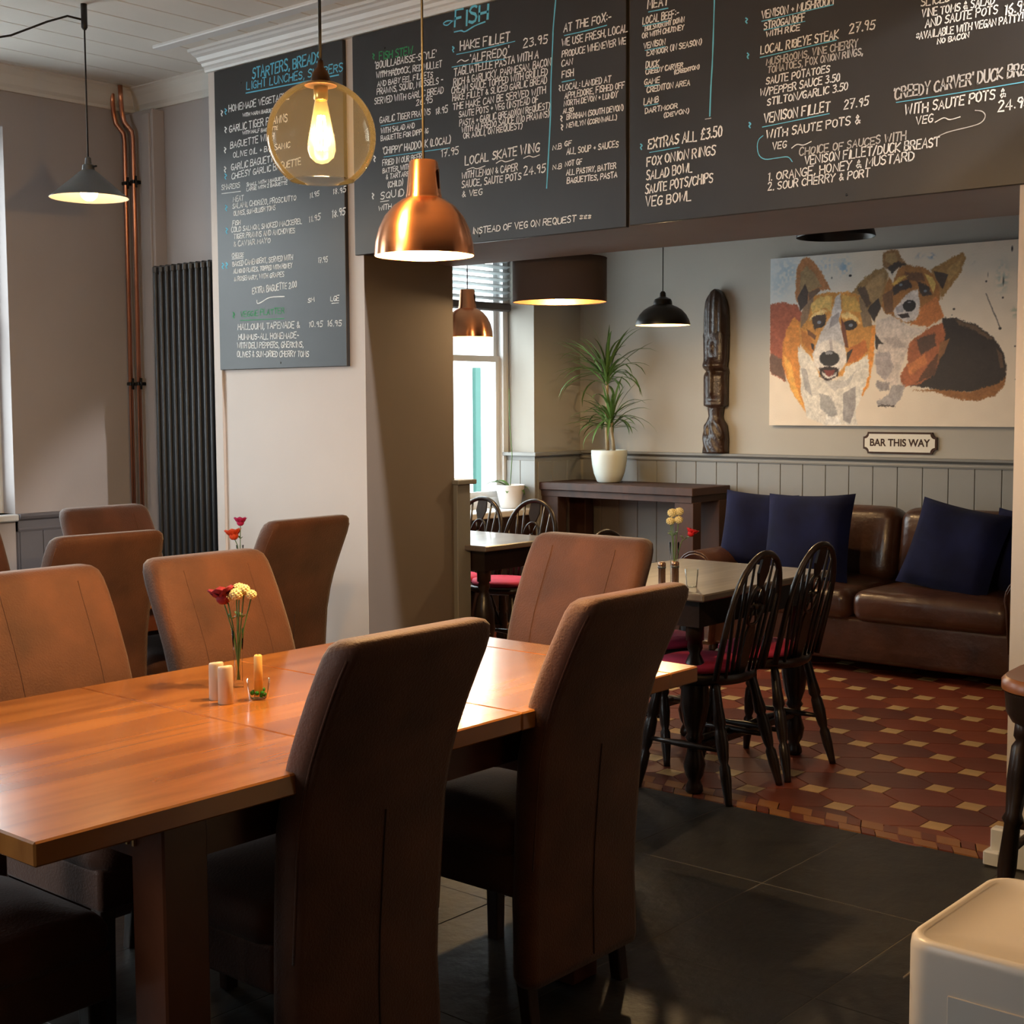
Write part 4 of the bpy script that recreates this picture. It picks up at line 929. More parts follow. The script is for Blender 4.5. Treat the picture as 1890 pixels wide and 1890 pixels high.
MARKS=[
(1, [(-5.232, 2.889), (-4.939, 2.882), (-4.598, 2.875)], 0.0054, 'b'),
(1, [(-5.427, 2.448), (-5.285, 2.445)], 0.0033, 'w'),
(1, [(-5.181, 1.933), (-5.178, 1.918), (-5.15, 1.922), (-5.087, 1.941), (-4.984, 1.94)], 0.0045, 'w'),
(1, [(-5.306, 1.844), (-4.99, 1.84)], 0.0033, 'g'),
(1, [(-4.666, 1.893), (-4.62, 1.893)], 0.0029, 'w'),
(1, [(-5.36, 2.136), (-5.275, 2.134)], 0.0025, 'w'),
(2, [(-3.912, 2.939), (-3.874, 2.938), (-3.852, 2.931), (-3.8, 2.944), (-3.745, 2.95)], 0.0055, 'b'),
(2, [(-3.917, 2.983), (-3.936, 2.988), (-3.955, 2.989), (-3.971, 2.983), (-3.962, 2.975), (-3.946, 2.973), (-3.93, 2.98), (-3.917, 2.985)], 0.0047, 'b'),
(2, [(-3.9, 2.849), (-3.782, 2.847), (-3.591, 2.849)], 0.0038, 'b'),
(2, [(-3.926, 2.803), (-3.813, 2.799), (-3.644, 2.79)], 0.0039, 'b'),
(2, [(-3.897, 2.817), (-3.875, 2.824), (-3.856, 2.815), (-3.835, 2.818)], 0.0038, 'w'),
(2, [(-4.339, 2.844), (-4.206, 2.84)], 0.0029, 'w'),
(2, [(-4.34, 2.623), (-4.089, 2.622)], 0.0029, 'b'),
(2, [(-4.325, 2.492), (-4.131, 2.488), (-3.942, 2.484)], 0.0032, 'b'),
(2, [(-3.849, 2.386), (-3.817, 2.391), (-3.793, 2.384), (-3.75, 2.391)], 0.0034, 'w'),
(2, [(-3.692, 2.394), (-3.665, 2.402), (-3.641, 2.394), (-3.599, 2.399)], 0.0034, 'w'),
(2, [(-3.55, 2.397), (-3.523, 2.403), (-3.5, 2.396), (-3.469, 2.401)], 0.0033, 'w'),
(2, [(-3.387, 2.983), (-3.388, 2.967), (-3.4, 2.869), (-3.403, 2.814), (-3.412, 2.67), (-3.415, 2.545), (-3.426, 2.387), (-3.435, 2.271)], 0.006, 'b'),
(2, [(-4.349, 2.307), (-4.297, 2.307)], 0.0027, 'w'),
(2, [(-3.347, 2.829), (-3.246, 2.829), (-3.148, 2.832)], 0.004, 'b'),
(2, [(-3.359, 2.659), (-3.298, 2.659)], 0.0036, 'b'),
(3, [(-2.961, 2.846), (-2.877, 2.844)], 0.0042, 'b'),
(3, [(-2.986, 2.801), (-2.877, 2.799)], 0.0034, 'b'),
(3, [(-2.976, 2.713), (-2.889, 2.713)], 0.0031, 'b'),
(3, [(-2.973, 2.646), (-2.916, 2.643)], 0.0031, 'b'),
(3, [(-2.976, 2.587), (-2.913, 2.584)], 0.0027, 'b'),
(3, [(-2.978, 2.517), (-2.918, 2.517)], 0.0027, 'b'),
(3, [(-2.684, 2.851), (-2.684, 2.836), (-2.69, 2.643), (-2.696, 2.544), (-2.7, 2.444)], 0.0055, 'b'),
(3, [(-2.719, 2.436), (-2.695, 2.436)], 0.003, 'd'),
(3, [(-2.955, 2.349), (-2.826, 2.352)], 0.0031, 'b'),
(3, [(-2.496, 2.731), (-2.23, 2.737)], 0.0032, 'b'),
(3, [(-2.487, 2.7), (-2.332, 2.702)], 0.0029, 'b'),
(3, [(-2.501, 2.612), (-2.217, 2.622)], 0.0032, 'b'),
(3, [(-2.49, 2.379), (-2.239, 2.39)], 0.0027, 'b'),
(3, [(-2.377, 2.295), (-2.357, 2.305), (-2.333, 2.3), (-2.304, 2.308)], 0.0032, 'w'),
(3, [(-1.875, 2.314), (-1.847, 2.324), (-1.827, 2.316), (-1.794, 2.32)], 0.003, 'w'),
(3, [(-2.487, 2.35), (-2.503, 2.339), (-2.509, 2.316), (-2.501, 2.286), (-2.477, 2.27), (-2.434, 2.269), (-2.392, 2.268), (-2.374, 2.25)], 0.0027, 'b'),
(3, [(-1.747, 2.333), (-1.725, 2.327), (-1.715, 2.312), (-1.726, 2.295), (-1.756, 2.287), (-1.836, 2.278), (-1.882, 2.262)], 0.002, 'd'),
(3, [(-2.005, 2.393), (-1.838, 2.393), (-1.599, 2.396)], 0.0024, 'b'),
(1, [(-5.418, 2.835), (-5.406, 2.826), (-5.418, 2.82), (-5.411, 2.809)], 0.0065, 'w'),
(1, [(-5.389, 2.839), (-5.377, 2.83), (-5.39, 2.824), (-5.382, 2.813)], 0.0065, 'b'),
(1, [(-5.392, 2.754), (-5.38, 2.745), (-5.393, 2.739), (-5.385, 2.728)], 0.0065, 'w'),
(1, [(-5.399, 2.661), (-5.387, 2.652), (-5.4, 2.646), (-5.392, 2.635)], 0.0065, 'w'),
(1, [(-5.402, 2.571), (-5.39, 2.562), (-5.403, 2.556), (-5.395, 2.545)], 0.0065, 'w'),
(1, [(-5.399, 2.538), (-5.387, 2.529), (-5.4, 2.523), (-5.392, 2.512)], 0.0065, 'b'),
(1, [(-5.4, 2.391), (-5.388, 2.382), (-5.401, 2.376), (-5.393, 2.365)], 0.0066, 'b'),
(1, [(-5.4, 2.284), (-5.388, 2.276), (-5.4, 2.269), (-5.392, 2.258)], 0.0066, 'b'),
(1, [(-5.405, 2.121), (-5.393, 2.113), (-5.406, 2.106), (-5.398, 2.095)], 0.0066, 'b'),
(1, [(-5.36, 1.884), (-5.348, 1.875), (-5.36, 1.868), (-5.353, 1.858)], 0.0066, 'g'),
(1, [(-5.434, 2.121), (-5.422, 2.112), (-5.435, 2.105), (-5.427, 2.095)], 0.0066, 'b'),
(2, [(-4.384, 2.93), (-4.374, 2.922), (-4.384, 2.917), (-4.377, 2.907)], 0.0058, 'g'),
(2, [(-3.922, 2.883), (-3.913, 2.876), (-3.922, 2.871), (-3.916, 2.861)], 0.0055, 'b'),
(2, [(-4.398, 2.347), (-4.388, 2.339), (-4.398, 2.333), (-4.392, 2.323)], 0.0059, 'w'),
(2, [(-4.385, 2.503), (-4.375, 2.495), (-4.385, 2.489), (-4.379, 2.479)], 0.0059, 'w'),
(2, [(-3.372, 2.648), (-3.364, 2.641), (-3.372, 2.636), (-3.367, 2.627)], 0.0052, 'w'),
(2, [(-3.365, 2.534), (-3.357, 2.527), (-3.365, 2.522), (-3.359, 2.513)], 0.0052, 'w'),
(2, [(-3.362, 2.501), (-3.354, 2.494), (-3.362, 2.489), (-3.357, 2.48)], 0.0052, 'w'),
(3, [(-2.995, 2.384), (-2.988, 2.377), (-2.995, 2.372), (-2.99, 2.364)], 0.005, 'b'),
(3, [(-2.558, 2.753), (-2.551, 2.747), (-2.558, 2.742), (-2.553, 2.735)], 0.0047, 'b'),
(3, [(-2.551, 2.635), (-2.545, 2.628), (-2.551, 2.624), (-2.547, 2.616)], 0.0047, 'b'),
(3, [(-2.542, 2.401), (-2.535, 2.395), (-2.542, 2.39), (-2.537, 2.383)], 0.0047, 'b')]
PAINT=[((168,90,62),[(-1,752),(97,756),(185,739),(244,659),(168,560),(110,441),(112,268),(3,330)]),
((112,82,66),[(2,444),(81,416),(122,268),(63,303),(3,330)]),
((215,140,60),[(166,663),(244,608),(207,473),(218,352),(250,180),(309,60),(265,68),(152,215),(86,390),(86,476),(118,596)]),
((236,176,84),[(91,441),(150,388),(181,250),(251,94),(152,215)]),
((232,150,60),[(666,600),(709,590),(702,425),(676,260),(633,177),(587,194),(657,327)]),
((228,222,212),[(193,482),(314,393),(363,281),(466,271),(538,379),(665,401),(676,310),(623,177),(588,86),(599,6),(385,5),(266,51),(220,197),(209,352)]),
((168,166,164),[(345,196),(430,170),(469,69),(413,52),(356,103)]),
((160,156,156),[(504,195),(586,236),(588,111),(553,10),(506,35)]),
((196,192,188),[(372,273),(521,271),(594,336),(540,245),(448,213)]),
((178,174,172),[(218,352),(257,343),(297,180),(249,223)]),
((236,232,226),[(385,5),(394,60),(469,52),(498,5)]),
((208,146,68),[(215,661),(252,761),(309,792),(402,804),(458,797),(532,801),(605,776),(679,641),(685,541),(665,426),(584,378),(520,355),(503,296),(343,299),(314,384),(217,489),(201,576)]),
((140,112,86),[(233,762),(304,788),(258,650),(216,592),(213,661)]),
((142,118,90),[(601,768),(674,674),(685,591),(631,585),(607,677)]),
((188,120,52),[(216,592),(274,556),(313,470),(304,436),(226,498)]),
((190,108,48),[(537,463),(645,510),(664,443),(584,383),(529,371)]),
((226,190,110),[(281,743),(346,782),(421,778),(423,685),(376,713),(291,683)]),
((214,170,88),[(486,782),(578,769),(616,676),(579,678),(497,690)]),
((178,120,72),[(177,782),(180,952),(210,1010),(253,1025),(306,986),(364,907),(413,816),(337,816),(261,761),(214,708)]),
((158,130,90),[(203,806),(211,933),(251,977),(307,919),(355,840),(289,827),(242,779)]),
((74,58,50),[(189,781),(241,864),(263,811),(257,744),(209,699)]),
((110,84,64),[(263,811),(336,833),(346,815),(271,760)]),
((156,122,74),[(546,792),(622,866),(702,918),(755,929),(788,888),(776,816),(742,703),(699,613),(651,699),(605,776)]),
((170,138,94),[(632,816),(702,882),(764,898),(755,809),(714,713),(678,739)]),
((58,48,44),[(669,707),(722,753),(742,703),(698,617),(656,683)]),
((90,70,54),[(586,819),(640,824),(678,723),(651,699),(614,759)]),
((206,202,202),[(445,768),(477,791),(489,690),(472,633),(499,548),(521,430),(527,380),(483,397),(342,409),(314,372),(297,436),(331,520),(377,603),(418,669)]),
((160,155,160),[(419,652),(474,683),(470,624),(405,585)]),
((232,224,216),'e',(413,412,109,105)),
((190,180,178),[(406,517),(425,525),(435,449),(417,450)]),
((240,208,138),[(268,641),(291,674),(348,701),(399,690),(348,670),(296,649)]),
((240,208,138),[(483,661),(534,682),(589,644),(612,602),(543,646),(498,640)]),
((46,36,32),'e',(339,631,42,39)),
((46,36,32),'e',(542,601,46,30)),
((70,52,42),[(291,657),(376,679),(386,645),(311,572)]),
((132,138,152),'e',(339,626,15,11)),
((132,138,152),'e',(549,600,15,11)),
((112,62,40),[(484,649),(512,598),(537,463),(514,472),(489,573)]),
((120,78,44),[(254,591),(321,546),(312,521),(264,556)]),
((34,32,36),'e',(410,406,65,44)),
((142,142,146),'e',(407,439,25,10)),
((40,25,25),[(343,350),(409,361),(476,347),(471,305),(428,275),(391,272),(351,305)]),
((122,52,46),[(371,336),(451,335),(428,296),(395,296)]),
((226,220,214),[(360,324),(409,296),(463,324),(452,300),(410,282),(368,300)]),
((46,38,34),[(526,438),(566,461),(551,425),(524,375)]),
((50,40,36),[(284,504),(305,495),(305,457),(292,470)]),
((42,34,34),[(1121,621),(1196,614),(1311,574),(1425,492),(1474,420),(1498,327),(1488,249),(1431,219),(1286,197),(1121,205),(1027,227),(898,233),(1033,376),(1107,494)]),
((150,100,55),[(950,208),(1078,215),(1286,195),(1447,242),(1495,280),(1484,226),(1432,172),(1336,146),(1238,151),(1146,176),(1070,201)]),
((96,76,60),[(1196,606),(1311,566),(1425,484),(1401,485),(1303,543),(1213,578)]),
((88,66,52),[(1434,437),(1467,405),(1480,327),(1461,328),(1443,406)]),
((168,96,60),[(911,477),(1029,561),(1121,590),(1139,525),(1117,414),(1077,295),(976,240),(889,225),(862,290),(913,371)]),
((86,60,50),[(962,499),(1072,536),(1086,463),(990,410)]),
((92,58,42),[(1025,336),(1108,431),(1081,295),(967,252)]),
((200,122,70),[(905,355),(1015,417),(1033,368),(932,297)]),
((140,96,60),[(1107,479),(1165,501),(1133,414),(1092,367)]),
((216,202,192),[(714,623),(821,643),(909,582),(1013,554),(928,508),(903,420),(862,307),(880,241),(810,234),(729,309),(700,376),(727,458),(706,524)]),
((176,166,166),[(708,425),(798,439),(826,340),(775,267),(720,317)]),
((190,176,170),[(753,523),(858,503),(903,461),(824,455)]),
((50,42,40),[(706,545),(744,498),(762,485),(727,482),(723,449),(711,458)]),
((150,142,142),[(721,268),(806,254),(798,216),(749,208),(715,235)]),
((166,160,160),[(815,238),(898,241),(873,159),(834,117),(733,117),(721,144),(794,185)]),
((60,52,50),[(732,125),(834,125),(837,115),(733,115)]),
((166,112,58),[(809,830),(851,917),(903,936),(1006,908),(1076,862),(1111,789),(1102,734),(1086,687),(1028,625),(961,588),(874,606),(821,643),(768,661),(741,703),(761,792),(791,872)]),
((198,122,66),[(976,676),(1085,743),(1127,621),(1029,573),(926,589),(977,628)]),
((120,84,54),[(748,768),(810,798),(821,667),(768,661)]),
((150,112,70),[(744,940),(751,1013),(788,1030),(841,1020),(869,972),(899,930),(851,921),(808,895),(777,914)]),
((172,140,92),[(763,963),(766,1008),(823,1008),(842,966),(807,944)]),
((64,52,46),[(777,926),(842,962),(894,932),(838,918),(808,887)]),
((164,124,72),[(1044,896),(1131,938),(1205,972),(1237,979),(1251,949),(1223,869),(1167,794),(1110,729),(1096,798)]),
((182,144,88),[(1140,890),(1222,951),(1215,885),(1150,818)]),
((70,55,46),[(1061,887),(1149,866),(1118,780),(1079,838)]),
((110,76,52),[(886,892),(994,879),(1012,830),(904,845)]),
((60,46,40),[(809,806),(853,840),(913,848),(931,799),(862,787),(819,757)]),
((60,46,40),[(965,837),(1033,801),(1055,752),(996,747),(974,780)]),
((216,178,92),[(802,827),(852,868),(908,874),(861,847),(818,822)]),
((216,184,104),[(1007,875),(1053,856),(1077,815),(1064,760),(1037,813)]),
((214,206,202),[(924,782),(966,789),(981,724),(978,652),(952,609),(883,606),(830,642),(819,675),(872,738)]),
((170,165,170),[(833,691),(881,713),(882,664),(843,658)]),
((112,122,134),'e',(863,821,12,9)),
((112,122,134),'e',(1013,777,12,9)),
((34,31,34),'e',(917,698,39,34)),
((120,118,122),'e',(917,718,12,5)),
((48,34,34),[(843,651),(908,657),(921,632),(874,626)]),
((30,28,30),'e',(541,894,11,8)),
((40,36,36),'e',(1370,811,7,7)),
((40,36,36),'e',(1466,716,7,7)),
((40,36,36),'e',(1454,547,10,9)),
((50,46,44),'e',(1186,666,9,7)),
((70,64,60),'e',(1175,633,5,5)),
((40,36,36),'e',(1512,981,7,19)),
((60,70,70),'e',(1467,807,6,31)),
((90,84,78),'e',(1379,847,4,17)),
((90,84,80),[(1368,743),(1373,743),(1457,551),(1452,548)]),
((80,76,74),'e',(1540,446,7,6)),
((80,76,74),'e',(1547,264,5,5)),
((80,76,74),'e',(1571,138,5,6)),
((120,120,116),'e',(420,888,7,9))]
SPLAT=[(502,948,37,42,(150,180,205)),(114,948,78,77,(176,196,210)),(381,973,56,33,(186,200,212)),(1047,972,18,14,(150,165,185)),(970,985,31,16,(190,190,190)),(1287,935,15,20,(190,185,175)),(1461,823,32,69,(178,188,178)),(1540,634,26,23,(170,180,160)),(67,857,58,60,(190,205,214))]
# ---- the dog painting: oil colours carried as a colour attribute on a fine canvas mesh
pa = empty('dog_painting', (-4.469, 7.748, 1.30)); tag(pa, 'large unframed canvas painting of two big-eared corgi dogs', 'painting')
PW, PH, TH = 1.77, 1.03, .045
MB().box(0, PW, -TH + .001, 0, 0, PH).build('canvas', mat('canvas_edge', srgb(222, 206, 184), .8), pa)
NX, NZ = 560, 326
gx, gz = np.meshgrid(np.linspace(0, PW * 1000, NX), np.linspace(0, PH * 1000, NZ))
def smooth_noise(sc, seed):
    r = np.random.RandomState(seed); n = r.rand(int(PH * 1000 / sc) + 4, int(PW * 1000 / sc) + 4)
    x, z = gx / sc, gz / sc; xi, zi = x.astype(int), z.astype(int); fx, fz = x - xi, z - zi
    fx = fx * fx * (3 - 2 * fx); fz = fz * fz * (3 - 2 * fz)
    return (n[zi, xi] * (1 - fx) * (1 - fz) + n[zi, xi + 1] * fx * (1 - fz) + n[zi + 1, xi] * (1 - fx) * fz + n[zi + 1, xi + 1] * fx * fz) - .5
wx = gx + 7 * smooth_noise(22, 1) + 7 * smooth_noise(6, 2); wz = gz + 8 * smooth_noise(26, 3) + 12 * smooth_noise(6, 4)
img = np.zeros((NZ, NX, 3)); base = np.array((232, 218, 200.)); cool = np.array((214, 220, 224.))
tt = np.clip(1 - gx / 700, 0, 1) * np.clip((gz - 350) / 500, 0, 1); img[:] = base * (1 - tt[..., None]) + cool * tt[..., None]
for (cx, cz, rx, rz, c) in SPLAT:
    m = np.exp(-(((wx - cx) / rx) ** 2 + ((wz - cz) / rz) ** 2)) * np.clip(smooth_noise(14, 9) * 3 + .6, 0, 1); img = img * (1 - m[..., None]) + np.array(c) * m[..., None]
streak = smooth_noise(7, 11) + smooth_noise(16, 12)
for P in PAINT:
    c = np.array(P[0], float)
    if P[1] == 'e':
        cx, cz, rx, rz = P[2]; s = 1.0 if rx < 25 else .5
        X, Z = gx * s + wx * (1 - s), gz * s + wz * (1 - s)
        m = np.clip((1.08 - np.sqrt(((X - cx) / rx) ** 2 + ((Z - cz) / rz) ** 2)) * min(rx, 40) / 5, 0, 1)
    else:
        poly = P[1]; sz = max(max(p[0] for p in poly) - min(p[0] for p in poly), 1); s = .65 if sz < 90 else 0.0
        X, Z = gx * s + wx * (1 - s), gz * s + wz * (1 - s)
        ins = np.zeros(X.shape, bool); dist = np.full(X.shape, 1e9); n = len(poly)
        for i in range(n):
            (x1, y1), (x2, y2) = poly[i], poly[(i + 1) % n]
            cond = ((y1 > Z) != (y2 > Z)); xx = (x2 - x1) * (Z - y1) / ((y2 - y1) if y2 != y1 else 1e-9) + x1
            ins ^= cond & (X < xx)
            L2 = (x2 - x1) ** 2 + (y2 - y1) ** 2 + 1e-9; t = np.clip(((X - x1) * (x2 - x1) + (Z - y1) * (y2 - y1)) / L2, 0, 1)
            dist = np.minimum(dist, np.hypot(X - x1 - t * (x2 - x1), Z - y1 - t * (y2 - y1)))
        soft = 5.0 if sz < 90 else 8.0
        m = np.clip(.5 + np.where(ins, dist, -dist) / soft, 0, 1)
    v = 1 + .13 * streak + .10 * smooth_noise(40, 20 + len(P))
    img = img * (1 - m[..., None]) + (c[None, None] * v[..., None]) * m[..., None]
img = np.clip(img * (1 + .03 * smooth_noise(60, 31))[..., None], 0, 255) / 255
lin = np.where(img <= .04045, img / 12.92, ((img + .055) / 1.055) ** 2.4)
me = bpy.data.meshes.new('painted_face'); V = np.stack([gx.ravel() / 1000, np.full(gx.size, -TH), gz.ravel() / 1000], 1)
me.vertices.add(len(V)); me.vertices.foreach_set('co', V.ravel())
idx = np.arange(NX * NZ).reshape(NZ, NX); q = np.stack([idx[:-1, :-1], idx[:-1, 1:], idx[1:, 1:], idx[1:, :-1]], -1).reshape(-1, 4)
me.loops.add(q.size); me.loops.foreach_set('vertex_index', q.ravel().astype(np.int32)); me.polygons.add(len(q))
me.polygons.foreach_set('loop_start', (np.arange(len(q)) * 4).astype(np.int32)); me.update(calc_edges=True)
ca_ = me.color_attributes.new('paint', 'FLOAT_COLOR', 'POINT'); ca_.data.foreach_set('color', np.concatenate([lin.reshape(-1, 3), np.ones((NX * NZ, 1))], 1).ravel().astype(np.float32))
pm_ = mat('oil_paint', (.5, .5, .5), .6, bump=.15, bscale=90); at_ = pm_.node_tree.nodes.new('ShaderNodeAttribute'); at_.attribute_name = 'paint'
pm_.node_tree.links.new(at_.outputs['Color'], pm_.node_tree.nodes['Principled BSDF'].inputs['Base Color'])
me.materials.append(pm_); po = bpy.data.objects.new('painted_face', me); COL.objects.link(po); po.parent = pa
# ================================================================= BLACKBOARDS WITH HAND LETTERING
GL = {'A': ['0,0 2,6 4,0', '.8,2.2 3.3,2.2'], 'B': ['0,0 0,6 2.6,6 3.4,5.2 3.2,3.8 2,3.2 0,3.1', '2,3.2 3.6,2.6 3.8,1.2 2.8,0 0,0'], 'C': ['3.8,5.2 2.6,6 1,5.6 0,3.6 .2,1.4 1.4,0 3,.1 3.9,1'],
 'D': ['0,0 0,6 2,5.8 3.6,4.4 3.8,2.4 3,.8 1.6,0 0,0'], 'E': ['3.6,6 0,6 0,0 3.7,0', '0,3.1 3,3.1'], 'F': ['3.7,6 0,6 0,0', '0,3.1 2.9,3.1'], 'G': ['3.7,5.3 2.4,6 .9,5.4 0,3.4 .3,1.2 1.6,0 3.2,.3 3.8,1.4 3.8,2.6 2.2,2.6'],
 'H': ['0,0 0,6', '4,0 4,6', '0,3.1 4,3.1'], 'I': ['1,0 1,6'], 'J': ['3,6 3,1.4 2.2,.1 .9,.2 0,1.3'], 'K': ['0,0 0,6', '3.8,6 0,2.8 4,0'], 'L': ['0,6 0,0 3.5,0'], 'M': ['0,0 .3,6 2.3,2 4.4,6 4.8,0'],
 'N': ['0,0 0,6 4,0 4,6'], 'O': ['2,6 .5,5 0,3 .5,1 2,0 3.5,1 4,3 3.5,5 2,6'], 'P': ['0,0 0,6 2.6,6 3.8,5.2 3.7,3.8 2.6,3 0,2.9'], 'Q': ['2,6 .5,5 0,3 .5,1 2,0 3.5,1 4,3 3.5,5 2,6', '2.4,1.6 4,-.4'],
 'R': ['0,0 0,6 2.6,6 3.7,5.1 3.5,3.8 2.4,3.1 0,3', '1.8,3.1 4,0'], 'S': ['3.6,5.3 2.4,6 .9,5.7 .2,4.6 .9,3.5 2.8,2.9 3.6,1.8 3,.5 1.6,0 .1,.7'], 'T': ['0,6 4,6', '2,6 2,0'], 'U': ['0,6 0,1.6 1,.1 2.8,.1 3.9,1.6 3.9,6'],
 'V': ['0,6 2,0 4,6'], 'W': ['0,6 1.2,0 2.6,4.2 4,0 5.2,6'], 'X': ['0,6 4,0', '4,6 0,0'], 'Y': ['0,6 2,3.1 4,6', '2,3.1 1.6,0'], 'Z': ['0,6 4,6 0,0 4,0'],
 '0': ['1.8,6 .4,4.8 .2,1.8 1.4,0 3,.8 3.4,3.6 2.8,5.4 1.8,6'], '1': ['.4,4.9 1.4,6 1.4,0'], '2': ['.2,5 1.3,6 3,5.6 3.2,4.2 1.6,2 0,0 3.7,0'], '3': ['.2,5.7 2.8,5.9 3.2,4.5 1.4,3.2 3.2,2.6 3.4,1 1.8,0 .1,.5'],
 '4': ['2.7,0 2.7,6 0,1.9 3.9,1.9'], '5': ['3.4,6 .7,6 .4,3.4 2.4,3.6 3.4,2.2 2.8,.4 1.2,0 0,.6'], '6': ['3,5.8 1,4.2 .1,1.8 1,.1 2.7,.1 3.3,1.7 2.4,3 .4,2.4'], '7': ['0,6 3.8,6 1.4,0', '1,3 3.2,3.2'], '8': ['1.8,6 .5,4.8 3.2,1.6 1.8,0 .3,1.4 3.2,4.6 1.8,6'],
 '9': ['3.2,4.4 1.8,3 .3,4.2 1,5.8 2.8,5.8 3.3,4.2 2.6,0'], '&': ['3.8,.2 .8,4.6 1.6,6 2.6,4.8 .2,1.6 1.2,0 3.6,2.2'], '+': ['.4,2.8 3,2.8', '1.7,1.5 1.7,4.1'], '-': ['.3,2.9 2.7,2.9'], '.': ['.4,.1 .7,.4'], ',': ['.8,.5 .3,-1'], "'": ['.4,6.2 .3,4.9'],
 ':': ['.5,1.4 .7,1.7', '.5,4 .7,4.3'], '/': ['0,-.3 3,6.4'], '(': ['1.6,6.6 .4,4.6 .4,1.6 1.6,-.6'], ')': ['.2,6.6 1.4,4.6 1.4,1.6 .2,-.6'], '!': ['.6,6.2 .6,1.8', '.6,0 .7,.4'], '*': ['.4,2 3,4.8', '3,2 .4,4.8', '1.7,1.6 1.7,5.2'], '£': ['3.6,5.2 2.4,6 1.2,4.8 1.4,2.4 .4,0 3.6,0', '.4,3 2.8,3']}
rc = random.Random(11)
def stroke(mb, pts, wd, y):
    """flat chalk stroke in the board plane"""
    P = [Vector((a, b)) for a, b in pts]
    if len(P) < 2: return
    vs = []; n = len(P)
    for i, p in enumerate(P):
        t = (P[min(i + 1, n - 1)] - P[max(i - 1, 0)]); t = t.normalized() if t.length > 1e-9 else Vector((1, 0)); nn = Vector((-t.y, t.x)) * wd * .5 * rc.uniform(.8, 1.15)
        if i == 0: p = p - t * wd * .3
        if i == n - 1: p = p + t * wd * .3
        vs += [(p.x + nn.x, y, p.y + nn.y), (p.x - nn.x, y, p.y - nn.y)]
    mb.add(vs, [(2 * i, 2 * i + 1, 2 * i + 3, 2 * i + 2) for i in range(n - 1)])
BO = {1: empty('menu_board', (-5.0, YB, 2.32)), 2: empty('menu_board', (-3.78, YB, 2.56)), 3: empty('menu_board', (-2.2, YB, 2.56))}
tag(BO[1], 'tall narrow blackboard menu headed STARTERS, BREADS on the white pillar', 'blackboard')
tag(BO[2], 'wide blackboard menu headed FISH above the opening', 'blackboard')
tag(BO[3], 'wide blackboard menu with MEAT and EXTRAS at right', 'blackboard')
for k, (x0, x1, z0, z1) in {1: (-5.468, -4.572, 1.614, 3.022), 2: (-4.512, -3.06, 2.092, 3.022), 3: (-3.046, -1.3, 2.096, 3.022)}.items():
    ox, oy, oz = BO[k].location
    MB().box(x0 - ox, x1 - ox, -.021, -.0005, z0 - oz, z1 - oz, .002).build('panel', BOARDM, BO[k])
    for sx, sz in (((x0 + x1) / 2, z0 + .025), (x0 + .2, z1 - .08), (x1 - .15, z1 - .08)):
        MB().loft([[(sx - ox + r * cos(2 * pi * i / 10), -.021 - d, sz - oz + r * sin(2 * pi * i / 10)) for i in range(10)] for r, d in ((.005, 0), (.005, .001), (.002, .0018))], True).build('screw', BLACKM, BO[k])
CM = {'w': CHW, 'b': CHB, 'g': CHG, 'd': CHD}
for (bk, s, xa, za, xb, zb, h, c) in TEXT:
    ox, oy, oz = BO[bk].location
    adv = []; x = 0
    for ch in s:
        if ch == ' ': adv.append(x); x += 2.6; continue
        ww = max(float(p.split(',')[0]) for st_ in GL[ch] for p in st_.split()); adv.append(x); x += ww + 1.25
    tot = x - 1.25; sc = sqrt((xb - xa) ** 2 + (zb - za) ** 2) / tot; mb = MB(); hs = h / 6.0
    dx, dz = (xb - xa) / tot, (zb - za) / tot; wd = min(max(h * .17, .0042), .0095)
    if c == 'b' and h > .05: wd *= 1.15
    for ch, a in zip(s, adv):
        if ch == ' ': continue
        jy = rc.uniform(-.25, .25); js = rc.uniform(.9, 1.1); sl = rc.uniform(.02, .14)
        for st_ in GL[ch]:
            pts = []
            for p in st_.split():
                u, v = map(float, p.split(',')); u += rc.uniform(-.16, .16) + v * sl; v = v * js + jy + rc.uniform(-.16, .16)
                pts.append((xa - ox + (a + u) * dx, za - oz + (a + u) * dz + v * hs))
            stroke(mb, pts, wd, -.0216)
    mb.build('chalk_writing', CM[c], BO[bk])
for (bk, pts, wd, c) in MARKS:
    ox, oy, oz = BO[bk].location; mb = MB()
    P = [Vector((a - ox, b - oz)) for a, b in pts]; Q = []
    for i in range(len(P) - 1):
        p0, p1, p2, p3 = P[max(i - 1, 0)], P[i], P[i + 1], P[min(i + 2, len(P) - 1)]
        for k in range(4):
            t = k / 4; Q.append(.5 * ((2 * p1) + (p2 - p0) * t + (2 * p0 - 5 * p1 + 4 * p2 - p3) * t * t + (3 * p1 - p0 - 3 * p2 + p3) * t ** 3))
    Q.append(P[-1]); zt = 3.02 - oz
    stroke(mb, [(v.x, min(v.y, zt)) for v in Q], max(wd, .003), -.0217); mb.build('chalk_line', CM[c], BO[bk])
